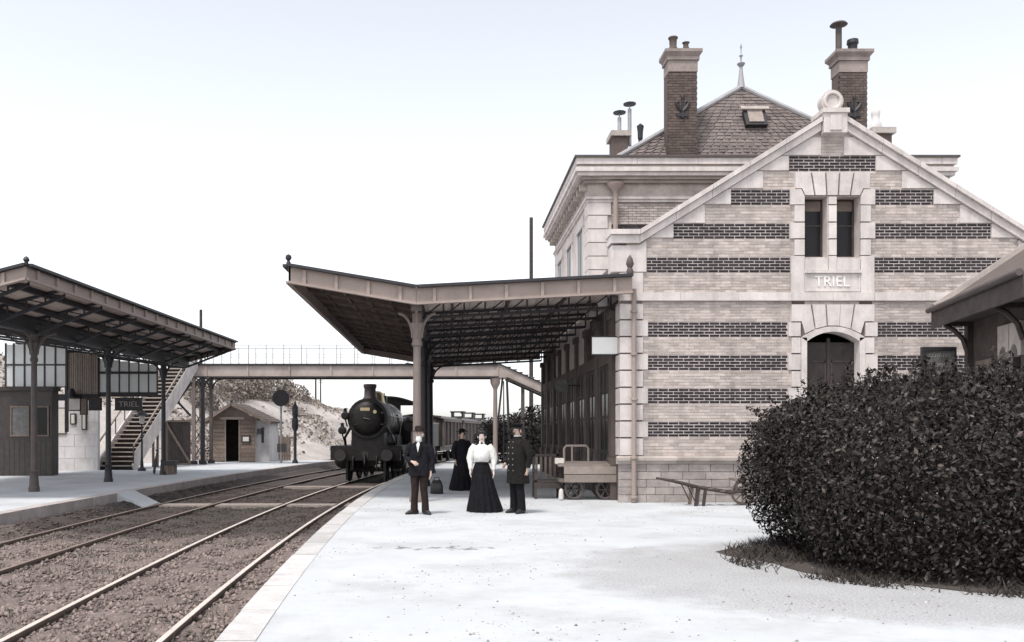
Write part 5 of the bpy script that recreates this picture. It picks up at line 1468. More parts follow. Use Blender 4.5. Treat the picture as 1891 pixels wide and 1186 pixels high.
for i, (px, py, y, r_, lb) in enumerate(((405, 722, 72, 2.3, "brown scrub bush high on the bank above the hut ridge, left end"), (455, 716, 76, 2.4, "brown scrub bush on the bank directly above the hut roof"), (500, 722, 82, 2.2, "brown scrub bush on the bank just left of the disc signal"),
                                      (540, 738, 92, 2.0, "rounded scrub bush on the bank behind the disc signal"), (570, 755, 105, 1.7, "small pale scrub bush low on the bank near the locomotive"), (350, 740, 66, 2.2, "scrub bush on the bank seen past the bridge stair"))):
    shrub(lb, at(px, py, y), (r_, r_, r_*.75), 2600, .14, "leaf_haze", 40 + i, group="scrub bushes on the bank")

# ------------------------------------------------------------------ TRAIN
def on_track(o, y, c=-1.51, z=RAIL_Z):
    o.location = (edge(y) + c, y, z); o.rotation_euler = (0, 0, -math.atan(slope(y)))
def wheelset(parent, y, r, gauge=.72, spokes=12, name="wheel", rod=True):
    for s in (-1, 1):
        x = s*gauge
        w = MB().ring_x((x, y, r), r - .05, .05, 26, 6).build(name, "loco_black", parent)
        sp = MB()
        for k in range(spokes):
            a = 2*math.pi*k/spokes; sp.bar((x, y, r), (x, y + (r-.06)*math.cos(a), r + (r-.06)*math.sin(a)), .05, .04, (1, 0, 0))
        sp.disc_x((x, y, r), .13, .12, 12); sp.build("spokes", "loco_black", w)
    MB().tube([(-gauge, y, r), (gauge, y, r)], .07, 8).build("axle", "loco_black", parent)
LO = thing("locomotive", "black steam locomotive with tall reddish chimney standing at the near platform", "locomotive", (0, 0, 0))
# front beam, buffers, coupling
box("buffer_beam", "loco_black", LO, -1.34, 1.34, 0, .14, .84, 1.36)
for s in (-1, 1):
    b = MB()
    rings = [[(s*.88 + r*math.cos(2*math.pi*k/16), yy, 1.05 + r*math.sin(2*math.pi*k/16)) for k in range(16)] for r, yy in ((.12, -.001), (.12, -.22), (.07, -.225), (.07, -.42), (.22, -.43), (.22, -.46))]
    b.loft(rings); b.build("buffer", "loco_sheen", LO)
    box("guard_iron", "loco_black", LO, s*.72 - .04, s*.72 + .04, .06, .14, .08, .83)
    box("footstep", "loco_black", LO, s*1.2 - .12, s*1.2 + .12, .15, .5, .45, .50)
cp = MB(); cp.tube([(0, -.02, 1.05), (0, -.18, 1.0), (0, -.22, .75), (0, -.12, .62)], .035, 6); cp.box(-.12, .12, -.03, -.001, .93, 1.17); cp.build("coupling", "loco_sheen", LO)
for s in (-.45, .45): MB().tube([(s, -.02, 1.0), (s, -.14, .92), (s, -.15, .6), (s, -.08, .45)], .03, 6).build("brake_hose", "leather", LO)
# running board and frames
rb = MB(); rb.box(-1.36, 1.36, .142, 1.1, 1.36, 1.40); rb.box(-1.36, -.66, 1.101, 7.2, 1.36, 1.40); rb.box(.66, 1.36, 1.101, 7.2, 1.36, 1.40); rb.box(-1.38, -1.34, .15, 7.2, 1.24, 1.359); rb.box(1.34, 1.38, .15, 7.2, 1.24, 1.359)
rb.build("running_board", "loco_black", LO)
box("frame_plate", "loco_black", LO, -.60, -.55, .142, 7.2, .45, 1.359); box("frame_plate", "loco_black", LO, .55, .60, .142, 7.2, .45, 1.359)
# smokebox, boiler with bands, firebox
BZ, BR = 2.44, .76
def ycyl(mb, z, segs, n=28, x=0.0): return mb.loft([[(x + r*math.cos(2*math.pi*k/n), y, z + r*math.sin(2*math.pi*k/n)) for k in range(n)] for r, y in segs])
ycyl(MB(), BZ, [(BR + .015, .55), (BR + .03, .58), (BR + .03, 1.65), (BR, 1.66)]).build("smokebox", "loco_black", LO)
rv = MB()
for k in range(28):
    a = 2*math.pi*k/28; rv.ell((.72*math.cos(a), .548, BZ + .72*math.sin(a)), .018, .012, .018, 6, 3)
for x in np.arange(-1.25, 1.3, .19):
    for z in (.90, 1.30): rv.ell((x, -.002, z), .018, .012, .018, 6, 3)
rv.build("rivets", "loco_sheen", LO, kind="stuff")
sd = ycyl(MB(), BZ, [(.20, .40), (.45, .44), (.62, .50), (.66, .549)]).build("smokebox_door", "loco_black", LO)
hd_ = MB(); hd_.bar((-.5, .455, BZ + .22), (.62, .50, BZ + .22), .03, .05, (0, 0, 1)); hd_.bar((-.5, .455, BZ - .22), (.62, .50, BZ - .22), .03, .05, (0, 0, 1)); hd_.build("door_hinge", "loco_sheen", sd)
MB().tube([(-.14, .36, BZ + .02), (.14, .36, BZ - .04)], .025, 6).build("door_handle", "loco_sheen", sd)
box("number_plate", "brass", sd, -.26, .10, .41, .43, BZ + .30, BZ + .42)
MB().disc_y((.30, .42, BZ + .26), .07, .04, 14).build("door_badge", "brass", sd)
ycyl(MB(), BZ, [(BR - .03, 1.661), (BR - .03, 6.0)]).build("boiler", "loco_sheen", LO)
for y in (1.75, 2.6, 3.5, 4.4, 5.3): ycyl(MB(), BZ, [(BR - .015, y), (BR - .012, y + .07)]).build("boiler_band", "zinc", LO)
box("saddle", "loco_black", LO, -.62, .62, .6, 1.6, 1.0, BZ - .55)
MB().tube([(.86, .8, BZ + .1), (.86, 5.8, BZ + .1)], .022, 6).tube([(-.86, .8, BZ + .1), (-.86, 5.8, BZ + .1)], .022, 6).build("hand_rail", "zinc", LO)
# chimney, dome, sand box, valve
MB().lathe([(.34, BZ + BR - .10), (.29, BZ + BR + .03), (.235, BZ + BR + .12), (.225, 3.62), (.255, 3.66), (.265, 3.78), (.22, 3.80)], 0, 1.15, 22).build("chimney", "loco_chimney", LO)
MB().lathe([(.38, BZ + BR - .12), (.33, BZ + BR + .02), (.30, 3.40), (.26, 3.52), (.15, 3.60), (.01, 3.62)], .0, 2.9, 20).build("dome", "brass", LO)
box("sand_box", "loco_black", LO, -.26, .26, 3.8, 4.3, BZ + BR - .1, BZ + BR + .26)
MB().lathe([(.09, BZ + BR - .05), (.08, 3.45), (.05, 3.5), (.05, 3.62)], 0, 5.1, 10).build("safety_valve", "brass", LO)
# cab
cb = MB(); 
for s in (-1, 1):
    cb.box(s*1.32 - .02, s*1.32 + .02, 6.3, 7.9, 1.41, 2.35); cb.box(s*1.32 - .02, s*1.32 + .02, 6.3, 6.45, 2.351, 3.1); cb.box(s*1.32 - .02, s*1.32 + .02, 7.75, 7.9, 2.351, 3.1)
cb.prism([(-1.30, 1.41), (1.30, 1.41), (1.30, 2.35), (-1.30, 2.35)], 6.3, 6.34)
for a, b in ((-1.30, -1.18), (-.58, .58), (1.18, 1.30)): cb.prism([(a, 2.352), (b, 2.352), (b, 3.12), (a, 3.12)], 6.3, 6.34)
cab = cb.build("cab", "loco_black", LO)
n = 16; arc = [(1.42*math.sin(-1 + 2*i/n), 0) for i in range(n+1)]
aa = [( -1.40 + 2.8*i/n, 3.12 + .36*(1 - (2*i/n - 1)**2)) for i in range(n+1)]
MB().prism([(a, b) for a, b in aa] + [(a, b + .06) for a, b in aa[::-1]], 6.1, 8.3).build("cab_roof", "loco_black", LO)
MB().prism(aa + [(1.30, 3.119), (-1.30, 3.119)][::1], 6.3, 6.34).build("cab_front", "loco_black", LO)
box("cab_floor", "loco_black", LO, -1.3, 1.3, 6.35, 8.0, 1.2, 1.36)
box("cab_back", "loco_black", LO, -1.28, 1.28, 7.6, 7.64, 1.37, 2.3)
for s in (-1, 1): MB().tube([(s*1.36, 7.95, 1.0), (s*1.36, 7.95, 2.9)], .025, 6).build("hand_rail", "zinc", LO)
# cylinders, valve gear, wheels, splashers
for s in (-1, 1):
    ycyl(MB(), .82, [(.30, 1.0), (.33, 1.02), (.33, 1.95), (.30, 1.97)], 18, s*1.05).build("cylinder", "loco_black", LO)
    box("valve_chest", "loco_black", LO, s*1.05 - .26, s*1.05 + .26, 1.05, 1.92, 1.1, 1.36)
    MB().bar((s*.98, 1.97, .82), (s*.98, 4.0, .8), .06, .09).build("connecting_rod", "loco_sheen", LO)
    MB().bar((s*.90, 2.9, .62), (s*.90, 6.3, .62), .06, .10).build("coupling_rod", "loco_sheen", LO)
    sp = MB(); sp.prismx([(2.2 + .0, 1.402)] + [(3.0 + .86*math.cos(t), 1.402 + .42*math.sin(t)) for t in np.linspace(math.pi, 0, 9)], s*.8 - .14, s*.8 + .14); sp.build("splasher", "loco_black", LO)
    tk = MB().box(s*1.06 - .22, s*1.06 + .22, 4.2, 6.2, 1.41, 1.95).build("side_box", "loco_black", LO)
for y, r in ((.75, .46), (2.9, .80), (4.6, .80), (6.3, .80)): wheelset(LO, y, r, spokes=12 if r > .6 else 9)
# lamps on the left of the smokebox and over the beam
for x, z, y in ((-.92, 1.98, .20), (-.86, 2.55, .50), (.95, 1.62, .06)):
    l_ = MB(); ycyl(l_, z, [(.10, y - .12), (.15, y - .10), (.15, y + .12), (.05, y + .14)], 16, x); lo = l_.build("headlamp", "loco_black", LO)
    MB().lathe([(.07, z + .14), (.06, z + .24), (.09, z + .26), (.02, z + .3)], x, y, 10).build("lamp_chimney", "loco_black", lo)
    MB().bar((x, y, z - .14), (x*.93, y + .1, z - .42), .04, .04).build("lamp_bracket", "loco_black", lo)
    ycyl(MB(), z, [(.085, y - .128), (.085, y - .121)], 14, x).build("lens", "glass_dark", lo)
pi = MB()
for s in (-1, 1):
    pi.tube([(s*.70, .75, BZ - .35), (s*.95, .85, BZ - .75), (s*.98, 1.2, 1.42)], .055, 8)
    pi.tube([(s*.80, 3.2, BZ + .2), (s*.95, 3.1, BZ - .3), (s*.9, 2.8, 1.42)], .04, 6)
pi.build("steam_pipe", "loco_sheen", LO)
# train behind: tender and covered goods wagons following the curve
on_track(LO, 33.9)
TE = thing("tender", "black coal tender coupled behind the locomotive cab", "tender", (0, 0, 0))
box("tank", "loco_black", TE, -1.3, 1.3, 0, 5.2, 1.2, 2.35); box("frame", "loco_black", TE, -1.1, 1.1, -.2, 5.4, .75, 1.19)
cm = MB().box(-1.32, 1.32, -.02, 5.22, 2.353, 2.42); cm.build("tank_rim", "loco_sheen", TE)
co = MB()
for k in range(140):
    x, y = random.uniform(-.95, .95), random.uniform(.5, 4.5); r = random.uniform(.08, .2); co.ell((x, y, 2.42 + random.uniform(0, .28)*(1 - abs(x))), r, r*.9, r*.7, 5, 3)
co.build("coal", "iron_dark", TE, kind="stuff", recalc=False)
for y in (.8, 2.6, 4.4): wheelset(TE, y, .5, .72, 8)
on_track(TE, 42.6)
def wagon():
    w = thing("goods_wagon", "", "goods wagon", (0, 0, 0), "covered goods wagons behind the tender")
    L, zf, zt_ = 7.0, 1.18, 2.62
    box("underframe", "loco_black", w, -1.2, 1.2, 0, L, .9, zf - .01)
    for s in (-1, 1):
        n = 24
        for i in range(n):
            y0 = i*L/n; box("side_board", "wagon_wood", w, s*1.30 - .02, s*1.30 + .02, y0 + .012, y0 + L/n - .012, zf, zt_)
        for y in (0.02, 1.4, 2.7, 4.2, 5.5, L - .12): box("side_post", "wagon_frame", w, min(s*1.322, s*1.40), max(s*1.322, s*1.40), y, y + .10, zf - .05, zt_)
        for z in (zf - .05, zt_ - .09): box("side_rail", "wagon_frame", w, min(s*1.405, s*1.43), max(s*1.405, s*1.43), 0, L, z, z + .09)
    for y in (0, L):
        for i in range(9): box("end_board", "wagon_wood", w, -1.26 + i*.28, -1.26 + i*.28 + .262, y - .02, y + .02, zf, zt_ + .2)
    box("inner_wall", "wood_dark", w, -1.27, 1.27, .03, L - .03, zf, zt_)
    aa = [(-1.42 + 2.84*i/12, zt_ + .005 + .26*(1 - (2*i/12 - 1)**2)) for i in range(13)]
    MB().prism(aa + [(a, b + .05) for a, b in aa[::-1]], -.12, L + .12).build("roof", "iron_mid", w)
    for y in (1.3, L - 1.3):
        wheelset(w, y, .46, .72, 8)
        for s in (-1, 1): box("axle_box", "loco_black", w, s*.98 - .1, s*.98 + .1, y - .15, y + .15, .35, .62)
    for y, k in ((-.01, -1), (L + .01, 1)):
        for s in (-1, 1):
            b = MB(); b.loft([[(s*.88 + r*math.cos(2*math.pi*j/10), y + k*yy, 1.03 + r*math.sin(2*math.pi*j/10)) for j in range(10)] for r, yy in ((.08, 0), (.08, .35), (.19, .36), (.19, .40))]); b.build("buffer", "loco_black", w)
    return w
w0 = wagon(); labs = ["covered goods wagon next behind the tender, its ribbed side seen past the third column", "second covered goods wagon from the tender, one small lookout cabin on its roof",
                      "third covered goods wagon from the tender, two small cabins on its roof", "fourth covered goods wagon from the tender, partly behind the women", "fifth covered goods wagon, far along the curve"]
ws_ = [w0]
for k in range(4): ws_.append(copy_tree(w0))
y = 48.6
for w, lb in zip(ws_, labs):
    w["label"] = lb; on_track(w, y); w.rotation_euler.z = -math.atan((edge(y + 7) - edge(y))/7); y += 8.0*math.cos(math.atan(slope(y)))
def cabin(w, y):
    o = MB(); z0, z1 = 2.84, 3.30
    o.box(-.42, -.32, y, y + .7, z0, z1); o.box(.32, .42, y, y + .7, z0, z1); o.box(-.319, .319, y, y + .06, z0, z0 + .2); o.box(-.319, .319, y + .64, y + .7, z0, z0 + .2); o.box(-.48, .48, y - .06, y + .76, z1 + .003, z1 + .09)
    o.build("roof_cabin", "loco_black", w)
cabin(ws_[1], 5.2); cabin(ws_[2], 1.0); cabin(ws_[2], 5.0)

# ------------------------------------------------------------------ PEOPLE
def skin_body(parent, J, edges, rad, m):
    me = bpy.data.meshes.new("body"); me.from_pydata(J, edges, [])
    o = bpy.data.objects.new("body", me); COL.objects.link(o)
    o.modifiers.new("skin", 'SKIN')
    for i, sv in enumerate(me.skin_vertices[0].data):
        r = rad[i]; sv.radius = r if hasattr(r, '__len__') else (r, r); sv.use_root = (i == 0)
    s = o.modifiers.new("sub", 'SUBSURF'); s.levels = 2; s.render_levels = 2
    dg = bpy.context.evaluated_depsgraph_get(); dg.update()
    me2 = bpy.data.meshes.new_from_object(o.evaluated_get(dg))
    o.modifiers.clear(); o.data = me2
    for p in me2.polygons: p.use_smooth = True
    me2.materials.clear(); me2.materials.append(MATS[m]); o.parent = parent
    return o
def figure(parent, H, arms, feet, skin="skin", female=False):
    """one continuous body facing -y: arms = ((shoulder side, elbow, wrist, finger direction, palm normal), ...), feet = toe directions"""
    k = H/1.72
    J, E, Rd = [], [], []
    def v(p, r): J.append(tuple(c*k for c in p)); Rd.append(tuple(q*k for q in r) if hasattr(r, '__len__') else r*k); return len(J) - 1
    def e(a, b): E.append((a, b))
    pel = v((0, 0, .94), (.125, .10)); wai = v((0, 0, 1.08), (.115, .09)); che = v((0, 0, 1.27), (.13, .095)); nb_ = v((0, .01, 1.42), .07)
    nk = v((0, 0, 1.49), .05); jaw = v((0, -.02, 1.55), (.062, .075)); cr_ = v((0, -.002, 1.62), (.076, .092)); tp_ = v((0, .005, 1.69), (.055, .070))
    for a, b in ((pel, wai), (wai, che), (che, nb_), (nb_, nk), (nk, jaw), (jaw, cr_), (cr_, tp_)): e(a, b)
    sh = .165 if female else .19
    for s, el, wr, fd, pn in arms:
        el, wr, fd, pn = Vector(el), Vector(wr), Vector(fd).normalized(), Vector(pn).normalized()
        a = v((s*(sh - .02), .012, 1.375), .046); b = v(el, .042); c = v(wr, .026); lat = fd.cross(pn).normalized()
        e(che, a); e(a, b); e(b, c)
        pm = v(wr + fd*.055, (.034, .016)); e(c, pm)
        for q, ln in ((-1.5, .055), (-.5, .072), (.5, .078), (1.5, .068)):
            k0 = v(wr + fd*.095 + lat*q*.019, .0095); k1 = v(wr + fd*(.095 + ln*.55) + lat*q*.021 + pn*.012, .0085); k2 = v(wr + fd*(.095 + ln) + lat*q*.021 + pn*.032, .0065)
            e(pm, k0); e(k0, k1); e(k1, k2)
        t0 = v(wr + fd*.045 + lat*.036 + pn*.006, .010); t1 = v(wr + fd*.08 + lat*.056 + pn*.020, .008); e(pm, t0); e(t0, t1)
    for s, td, spread in feet:
        td = Vector(td).normalized()
        h = v((s*.09, 0, .88), .085); kn = v((s*spread*.75, -.015, .50), .058); an = v((s*spread, .01, .10), .030); to = v((s*spread + td.x*.10, .01 + td.y*.10, .035), .022)
        e(pel, h); e(h, kn); e(kn, an); e(an, to)
    body = skin_body(parent, J, E, Rd, skin)
    f = MB()
    for s in (-1, 1): f.ell((s*.032*k, -.088*k, 1.605*k), .010*k, .010*k, .006*k, 8, 5)
    f.build("eyes", "hair_dark", parent)
    MB().add([(0, -.125*k, 1.572*k), (-.017*k, -.092*k, 1.565*k), (.017*k, -.092*k, 1.565*k), (0, -.092*k, 1.612*k)], [(0, 1, 3), (0, 3, 2), (0, 2, 1)]).build("nose", skin, parent)
    MB().ell((0, -.090*k, 1.535*k), .026*k, .010*k, .007*k, 10, 5).build("mouth", "lips", parent)
    for s in (-1, 1): MB().ell((s*.083*k, .005*k, 1.59*k), .012*k, .024*k, .034*k, 8, 5).build("ear", skin, parent)
    return k
def ringz(cx, cy, z, rx, ry, n=24, fold=0, amp=0.0, ph=0.0, front=0):
    out = []
    for i in range(n):
        a = 2*math.pi*i/n; f = 1 + amp*math.sin(fold*a + ph)
        out.append((cx + rx*f*math.cos(a), cy + ry*f*math.sin(a), z))
    return out
def trousers(parent, k, feet, m, legr=1.0):
    t = MB()
    t.loft([ringz(0, 0, z*k, rx*k, ry*k) for z, rx, ry in ((.78, .10, .09), (.84, .175, .12), (.95, .185, .13), (1.05, .165, .12))])
    for s, td, spread in feet:
        t.tube([Vector(p)*k for p in ((s*.088, 0, .92), (s*.092, -.01, .72), (s*spread*.78, -.02, .50), (s*spread*.95, 0, .28), (s*spread, .005, .065))], [r*k*legr for r in (.098, .092, .075, .07, .076)], 14)
    return t.build("trousers", m, parent)
def shoes(parent, k, feet, m="leather"):
    for s, td, spread in feet:
        td = Vector(td).normalized(); c = Vector((s*spread, .01, 0))
        P = [c - td*.09, c - td*.05, c + td*.04, c + td*.13, c + td*.20]
        hs = [.04, .062, .055, .038, .018]; ww = [.032, .042, .046, .046, .024]
        lat = Vector((-td.y, td.x, 0)); rings = []
        for p, h, w in zip(P, hs, ww):
            rings.append([p*k + lat*(w*k*math.cos(2*math.pi*i/12)) + Vector((0, 0, h*k*(1 + math.sin(2*math.pi*i/12)) + .004)) for i in range(12)])
        MB().loft(rings).build("shoe", m, parent)
def sleeve(mb, k, s, el, wr, r=(.085, .07, .058, .05), sh=.19):
    el, wr = Vector(el), Vector(wr); S0 = Vector((s*(sh - .035), .008, 1.405)); S1 = Vector((s*sh, .01, 1.36))
    mb.tube([p*k for p in (S0, S1.lerp(el, .25), el, el.lerp(wr, .55), wr - (wr - el).normalized()*.005)], [q*k for q in (r[0]*.8, r[0], r[1], r[2], r[3])], 14)

# bearded man on the left, forearm across his waist
def man_left():
    p = thing("person", "white-bearded man in a soft hat and dark suit, forearm across his waist", "person", (0, 0, 0))
    feet = ((-1, (-.75, -.7, 0), .11), (1, (.65, -.75, 0), .12))
    A = ((-1, (-.27, .05, 1.13), (-.12, -.19, 1.06), (.75, -.55, -.25), (.2, .4, -.5)), (1, (.25, .05, 1.12), (.235, -.02, .87), (.0, -.1, -1), (-1, 0, 0)))
    k = figure(p, 1.64, A, feet)
    trousers(p, k, feet, "cloth_brown"); shoes(p, k, feet)
    c = MB(); c.loft([ringz(0, .01, z*k, rx*k, ry*k, 28, 7, am) for z, rx, ry, am in ((.78, .225, .165, .03), (.92, .215, .16, .02), (1.06, .20, .15, 0), (1.2, .205, .15, 0), (1.32, .20, .135, 0), (1.40, .165, .11, 0), (1.455, .085, .08, 0))])
    for s, el, wr, fd, pn in A: sleeve(c, k, s, el, wr)
    co = c.build("coat", "cloth_navy", p)
    MB().add([(-.05*k, -.152*k, 1.38*k), (.05*k, -.152*k, 1.38*k), (.008*k, -.162*k, 1.20*k), (-.008*k, -.162*k, 1.20*k), (0, -.10*k, 1.46*k)], [(0, 1, 2, 3), (0, 4, 1)]).build("shirt_front", "cloth_white", co)
    l_ = MB(); l_.bar(Vector((-.065, -.146, 1.42))*k, Vector((-.012, -.168, 1.17))*k, .05*k, .012, (0, -1, .1)); l_.bar(Vector((.065, -.146, 1.42))*k, Vector((.012, -.168, 1.17))*k, .05*k, .012, (0, -1, .1)); l_.build("lapels", "cloth_black", co)
    b = MB(); b.ell(Vector((0, -.085, 1.50))*k, .062*k, .045*k, .075*k); b.ell(Vector((0, -.098, 1.545))*k, .05*k, .022*k, .022*k); b.build("beard", "hair_white", p)
    h = MB(); h.ell(Vector((0, .02, 1.60))*k, .088*k, .095*k, .075*k); h.build("hair", "hair_white", p)
    MB().lathe([(.155*k, 1.655*k), (.15*k, 1.67*k), (.098*k, 1.672*k), (.095*k, 1.745*k), (.07*k, 1.775*k), (.01, 1.77*k)], 0, 0, 18).build("hat", "cloth_brown", p)
    p.location = (-.53, 17.05, 0); p.rotation_euler.z = R(-10)
man_left()
# woman in white blouse and long dark skirt
def woman_front():
    p = thing("person", "woman in a white blouse and long dark skirt between the two men", "person", (0, 0, 0))
    feet = ((-1, (-.2, -1, 0), .08), (1, (.2, -1, 0), .08))
    A = ((-1, (-.25, .03, 1.12), (-.235, -.09, .90), (-.05, -.15, -1), (1, 0, 0)), (1, (.26, .03, 1.12), (.25, -.06, .88), (.1, -.1, -1), (-1, 0, 0)))
    k = figure(p, 1.60, A, feet, "skin_pale", True); shoes(p, k, feet)
    s = MB(); s.loft([ringz(x*k, y*k, z*k, rx*k, ry*k, 96, 15, am*1.35, ph) for z, rx, ry, am, ph, x, y in
        ((.015, .37, .33, .055, .3, .06, .03), (.10, .355, .315, .055, .3, .055, .03), (.35, .29, .255, .05, .2, .035, .02), (.62, .235, .195, .035, .1, .015, .01), (.85, .20, .155, .015, 0, 0, .01), (.98, .165, .125, 0, 0, 0, 0), (1.06, .128, .105, 0, 0, 0, 0))])
    s.build("skirt", "cloth_black", p)
    b = MB(); b.loft([ringz(0, y*k, z*k, rx*k, ry*k, 28, 9, am) for z, rx, ry, am, y in ((1.04, .132, .108, 0, 0), (1.09, .165, .14, .03, -.02), (1.20, .185, .155, .02, -.02), (1.30, .18, .135, .01, -.005), (1.38, .15, .10, 0, .005), (1.44, .06, .06, 0, .005), (1.50, .055, .055, 0, 0))])
    for q, el, wr, fd, pn in A: sleeve(b, k, q, el, wr, (.10, .082, .05, .036), .165)
    bl = b.build("blouse", "cloth_white", p)
    MB().lathe([(.134*k, 1.035*k), (.138*k, 1.05*k), (.134*k, 1.075*k)], 0, 0, 20).build("belt", "leather", p)
    h = MB(); h.ell(Vector((0, .03, 1.635))*k, .108*k, .105*k, .085*k); h.ell(Vector((0, -.025, 1.685))*k, .098*k, .088*k, .045*k); h.ell(Vector((0, .02, 1.74))*k, .05*k, .05*k, .04*k); h.build("hair", "hair_dark", p)
    MB().ell(Vector((0, -.06, 1.455))*k, .025*k, .015*k, .02*k).build("bow", "cloth_black", bl)
    p.location = (.68, 17.6, 0); p.rotation_euler.z = R(-6)
woman_front()
# woman in a long dark coat farther back
def woman_back():
    p = thing("person", "woman in a long dark coat and hat, half hidden behind the white blouse", "person", (0, 0, 0))
    feet = ((-1, (-.3, -1, 0), .08), (1, (.2, -1, 0), .08))
    A = ((-1, (-.25, .03, 1.12), (-.22, -.08, .88), (0, -.15, -1), (1, 0, 0)), (1, (.25, .03, 1.12), (.22, -.08, .88), (0, -.1, -1), (-1, 0, 0)))
    k = figure(p, 1.62, A, feet, "skin", True); shoes(p, k, feet)
    s = MB(); s.loft([ringz(x*k, 0, z*k, rx*k, ry*k, 60, 11, am, .4) for z, rx, ry, am, x in ((.02, .33, .30, .05, -.04), (.12, .32, .29, .05, -.04), (.5, .25, .22, .04, -.02), (.85, .20, .165, .02, 0), (1.02, .16, .125, 0, 0))]); s.build("skirt", "cloth_black", p)
    c = MB(); c.loft([ringz(0, 0, z*k, rx*k, ry*k, 28, 7, am) for z, rx, ry, am in ((.42, .275, .245, .04), (.7, .235, .20, .03), (1.02, .17, .135, 0), (1.2, .185, .145, 0), (1.33, .18, .125, 0), (1.41, .13, .09, 0), (1.48, .065, .065, 0))])
    for q, el, wr, fd, pn in A: sleeve(c, k, q, el, wr, (.095, .075, .055, .045), .165)
    c.build("coat", "cloth_navy", p)
    MB().ell(Vector((0, .025, 1.63))*k, .10*k, .10*k, .08*k).build("hair", "hair_dark", p)
    MB().lathe([(.19*k, 1.685*k), (.18*k, 1.70*k), (.10*k, 1.705*k), (.09*k, 1.76*k), (.03*k, 1.78*k)], 0, 0, 16).build("hat", "cloth_black", p)
    p.location = (.40, 24.2, 0); p.rotation_euler.z = R(14)
woman_back()
# railway officer in peaked cap and long coat, turned to the left
def officer():
    p = thing("person", "railway officer in a peaked cap and long dark buttoned coat", "person", (0, 0, 0))
    feet = ((-1, (-.12, -1, 0), .10), (1, (.25, -1, 0), .11))
    A = ((-1, (-.27, .05, 1.12), (-.23, -.11, .96), (.1, -.55, -.6), (1, 0, 0)), (1, (.27, .08, 1.12), (.245, .03, .88), (0, -.1, -1), (-1, 0, 0)))
    k = figure(p, 1.72, A, feet)
    trousers(p, k, feet, "cloth_black", 1.12); shoes(p, k, feet)
    c = MB(); c.loft([ringz(0, y*k, z*k, rx*k, ry*k, 32, 9, am) for z, rx, ry, am, y in ((.58, .245, .20, .035, .01), (.75, .235, .19, .03, .01), (.92, .22, .175, .015, 0), (1.06, .21, .17, 0, -.01), (1.2, .215, .17, 0, -.01), (1.32, .205, .145, 0, 0), (1.40, .17, .115, 0, .005), (1.45, .09, .085, 0, 0), (1.495, .07, .07, 0, 0))])
    for q, el, wr, fd, pn in A: sleeve(c, k, q, el, wr, (.09, .075, .062, .055))
    co = c.build("coat", "cloth_olive", p)
    bt = MB()
    for i in range(6):
        z = 1.38 - i*.11
        for x in (-.06, .06): bt.ell(Vector((x, -.168 - (.012 if 0 < i < 5 else 0), z))*k, .011*k, .008*k, .011*k, 8, 4)
    bt.build("coat_buttons", "zinc", co)
    MB().lathe([(.072*k, 1.478*k), (.076*k, 1.49*k), (.07*k, 1.505*k)], 0, 0, 16).build("collar", "cloth_white", co)
    h = MB(); h.ell(Vector((0, .03, 1.60))*k, .085*k, .085*k, .07*k); h.ell(Vector((0, -.10, 1.548))*k, .045*k, .02*k, .014*k); h.build("hair", "hair_dark", p)
    cap_ = MB().lathe([(.092*k, 1.650*k), (.094*k, 1.685*k), (.118*k, 1.715*k), (.112*k, 1.730*k), (.01, 1.738*k)], 0, 0, 18).build("cap", "cloth_black", p)
    pk = MB(); pk.loft([[(r*k*math.cos(a), -(.02 + r)*k*abs(math.sin(a)) , z*k) for a in np.linspace(0, math.pi, 12)] for r, z in ((.09, 1.655), (.135, 1.64), (.13, 1.633), (.088, 1.648))], False); pk.build("cap_peak", "leather", cap_)
    p.location = (1.36, 17.3, 0); p.rotation_euler.z = R(-52)
officer()

# ------------------------------------------------------------------ things on the near platform
bg_ = thing("travel_bag", "black travel bag standing by the columns behind the bearded man", "bag", (-.27, 22.8, 0))
m = MB(); m.loft([[(-.27 + rx*math.copysign(abs(math.cos(a))**.5, math.cos(a)), 22.8 + ry*math.copysign(abs(math.sin(a))**.5, math.sin(a)), z) for a in np.linspace(0, 2*math.pi, 20, endpoint=False)] for rx, ry, z in ((.15, .12, .002), (.165, .13, .03), (.16, .125, .22), (.12, .07, .32), (.10, .02, .35))]); m.build("body", "leather", bg_)
MB().tube([(-.35, 22.8, .33), (-.32, 22.8, .42), (-.22, 22.8, .42), (-.19, 22.8, .33)], .014, 6).build("handle", "leather", bg_)
# slatted bench
bn = thing("bench", "dark slatted platform bench against the station wall, left of the luggage trolley", "bench", (2.4, 21.3, 0))
for s in (2.08, 2.66):
    MB().box(s - .03, s + .03, 21.0, 21.06, 0, .62).box(s - .03, s + .03, 21.5, 21.56, 0, 1.06).box(s - .03, s + .03, 21.0, 21.56, .621, .68).build("bench_end", "wood_dark", bn)
for i in range(5): box("seat_slat", "wood_dark", bn, 2.05, 2.69, 21.0 + i*.1, 21.08 + i*.1, .40, .44)
for x in np.arange(2.12, 2.64, .11): box("back_slat", "wood_mid", bn, x, x + .055, 21.51, 21.54, .46, .98)
box("top_rail", "wood_dark", bn, 2.03, 2.71, 21.5, 21.56, .985, 1.05); box("front_rail", "wood_dark", bn, 2.11, 2.63, 21.01, 21.05, .25, .39)
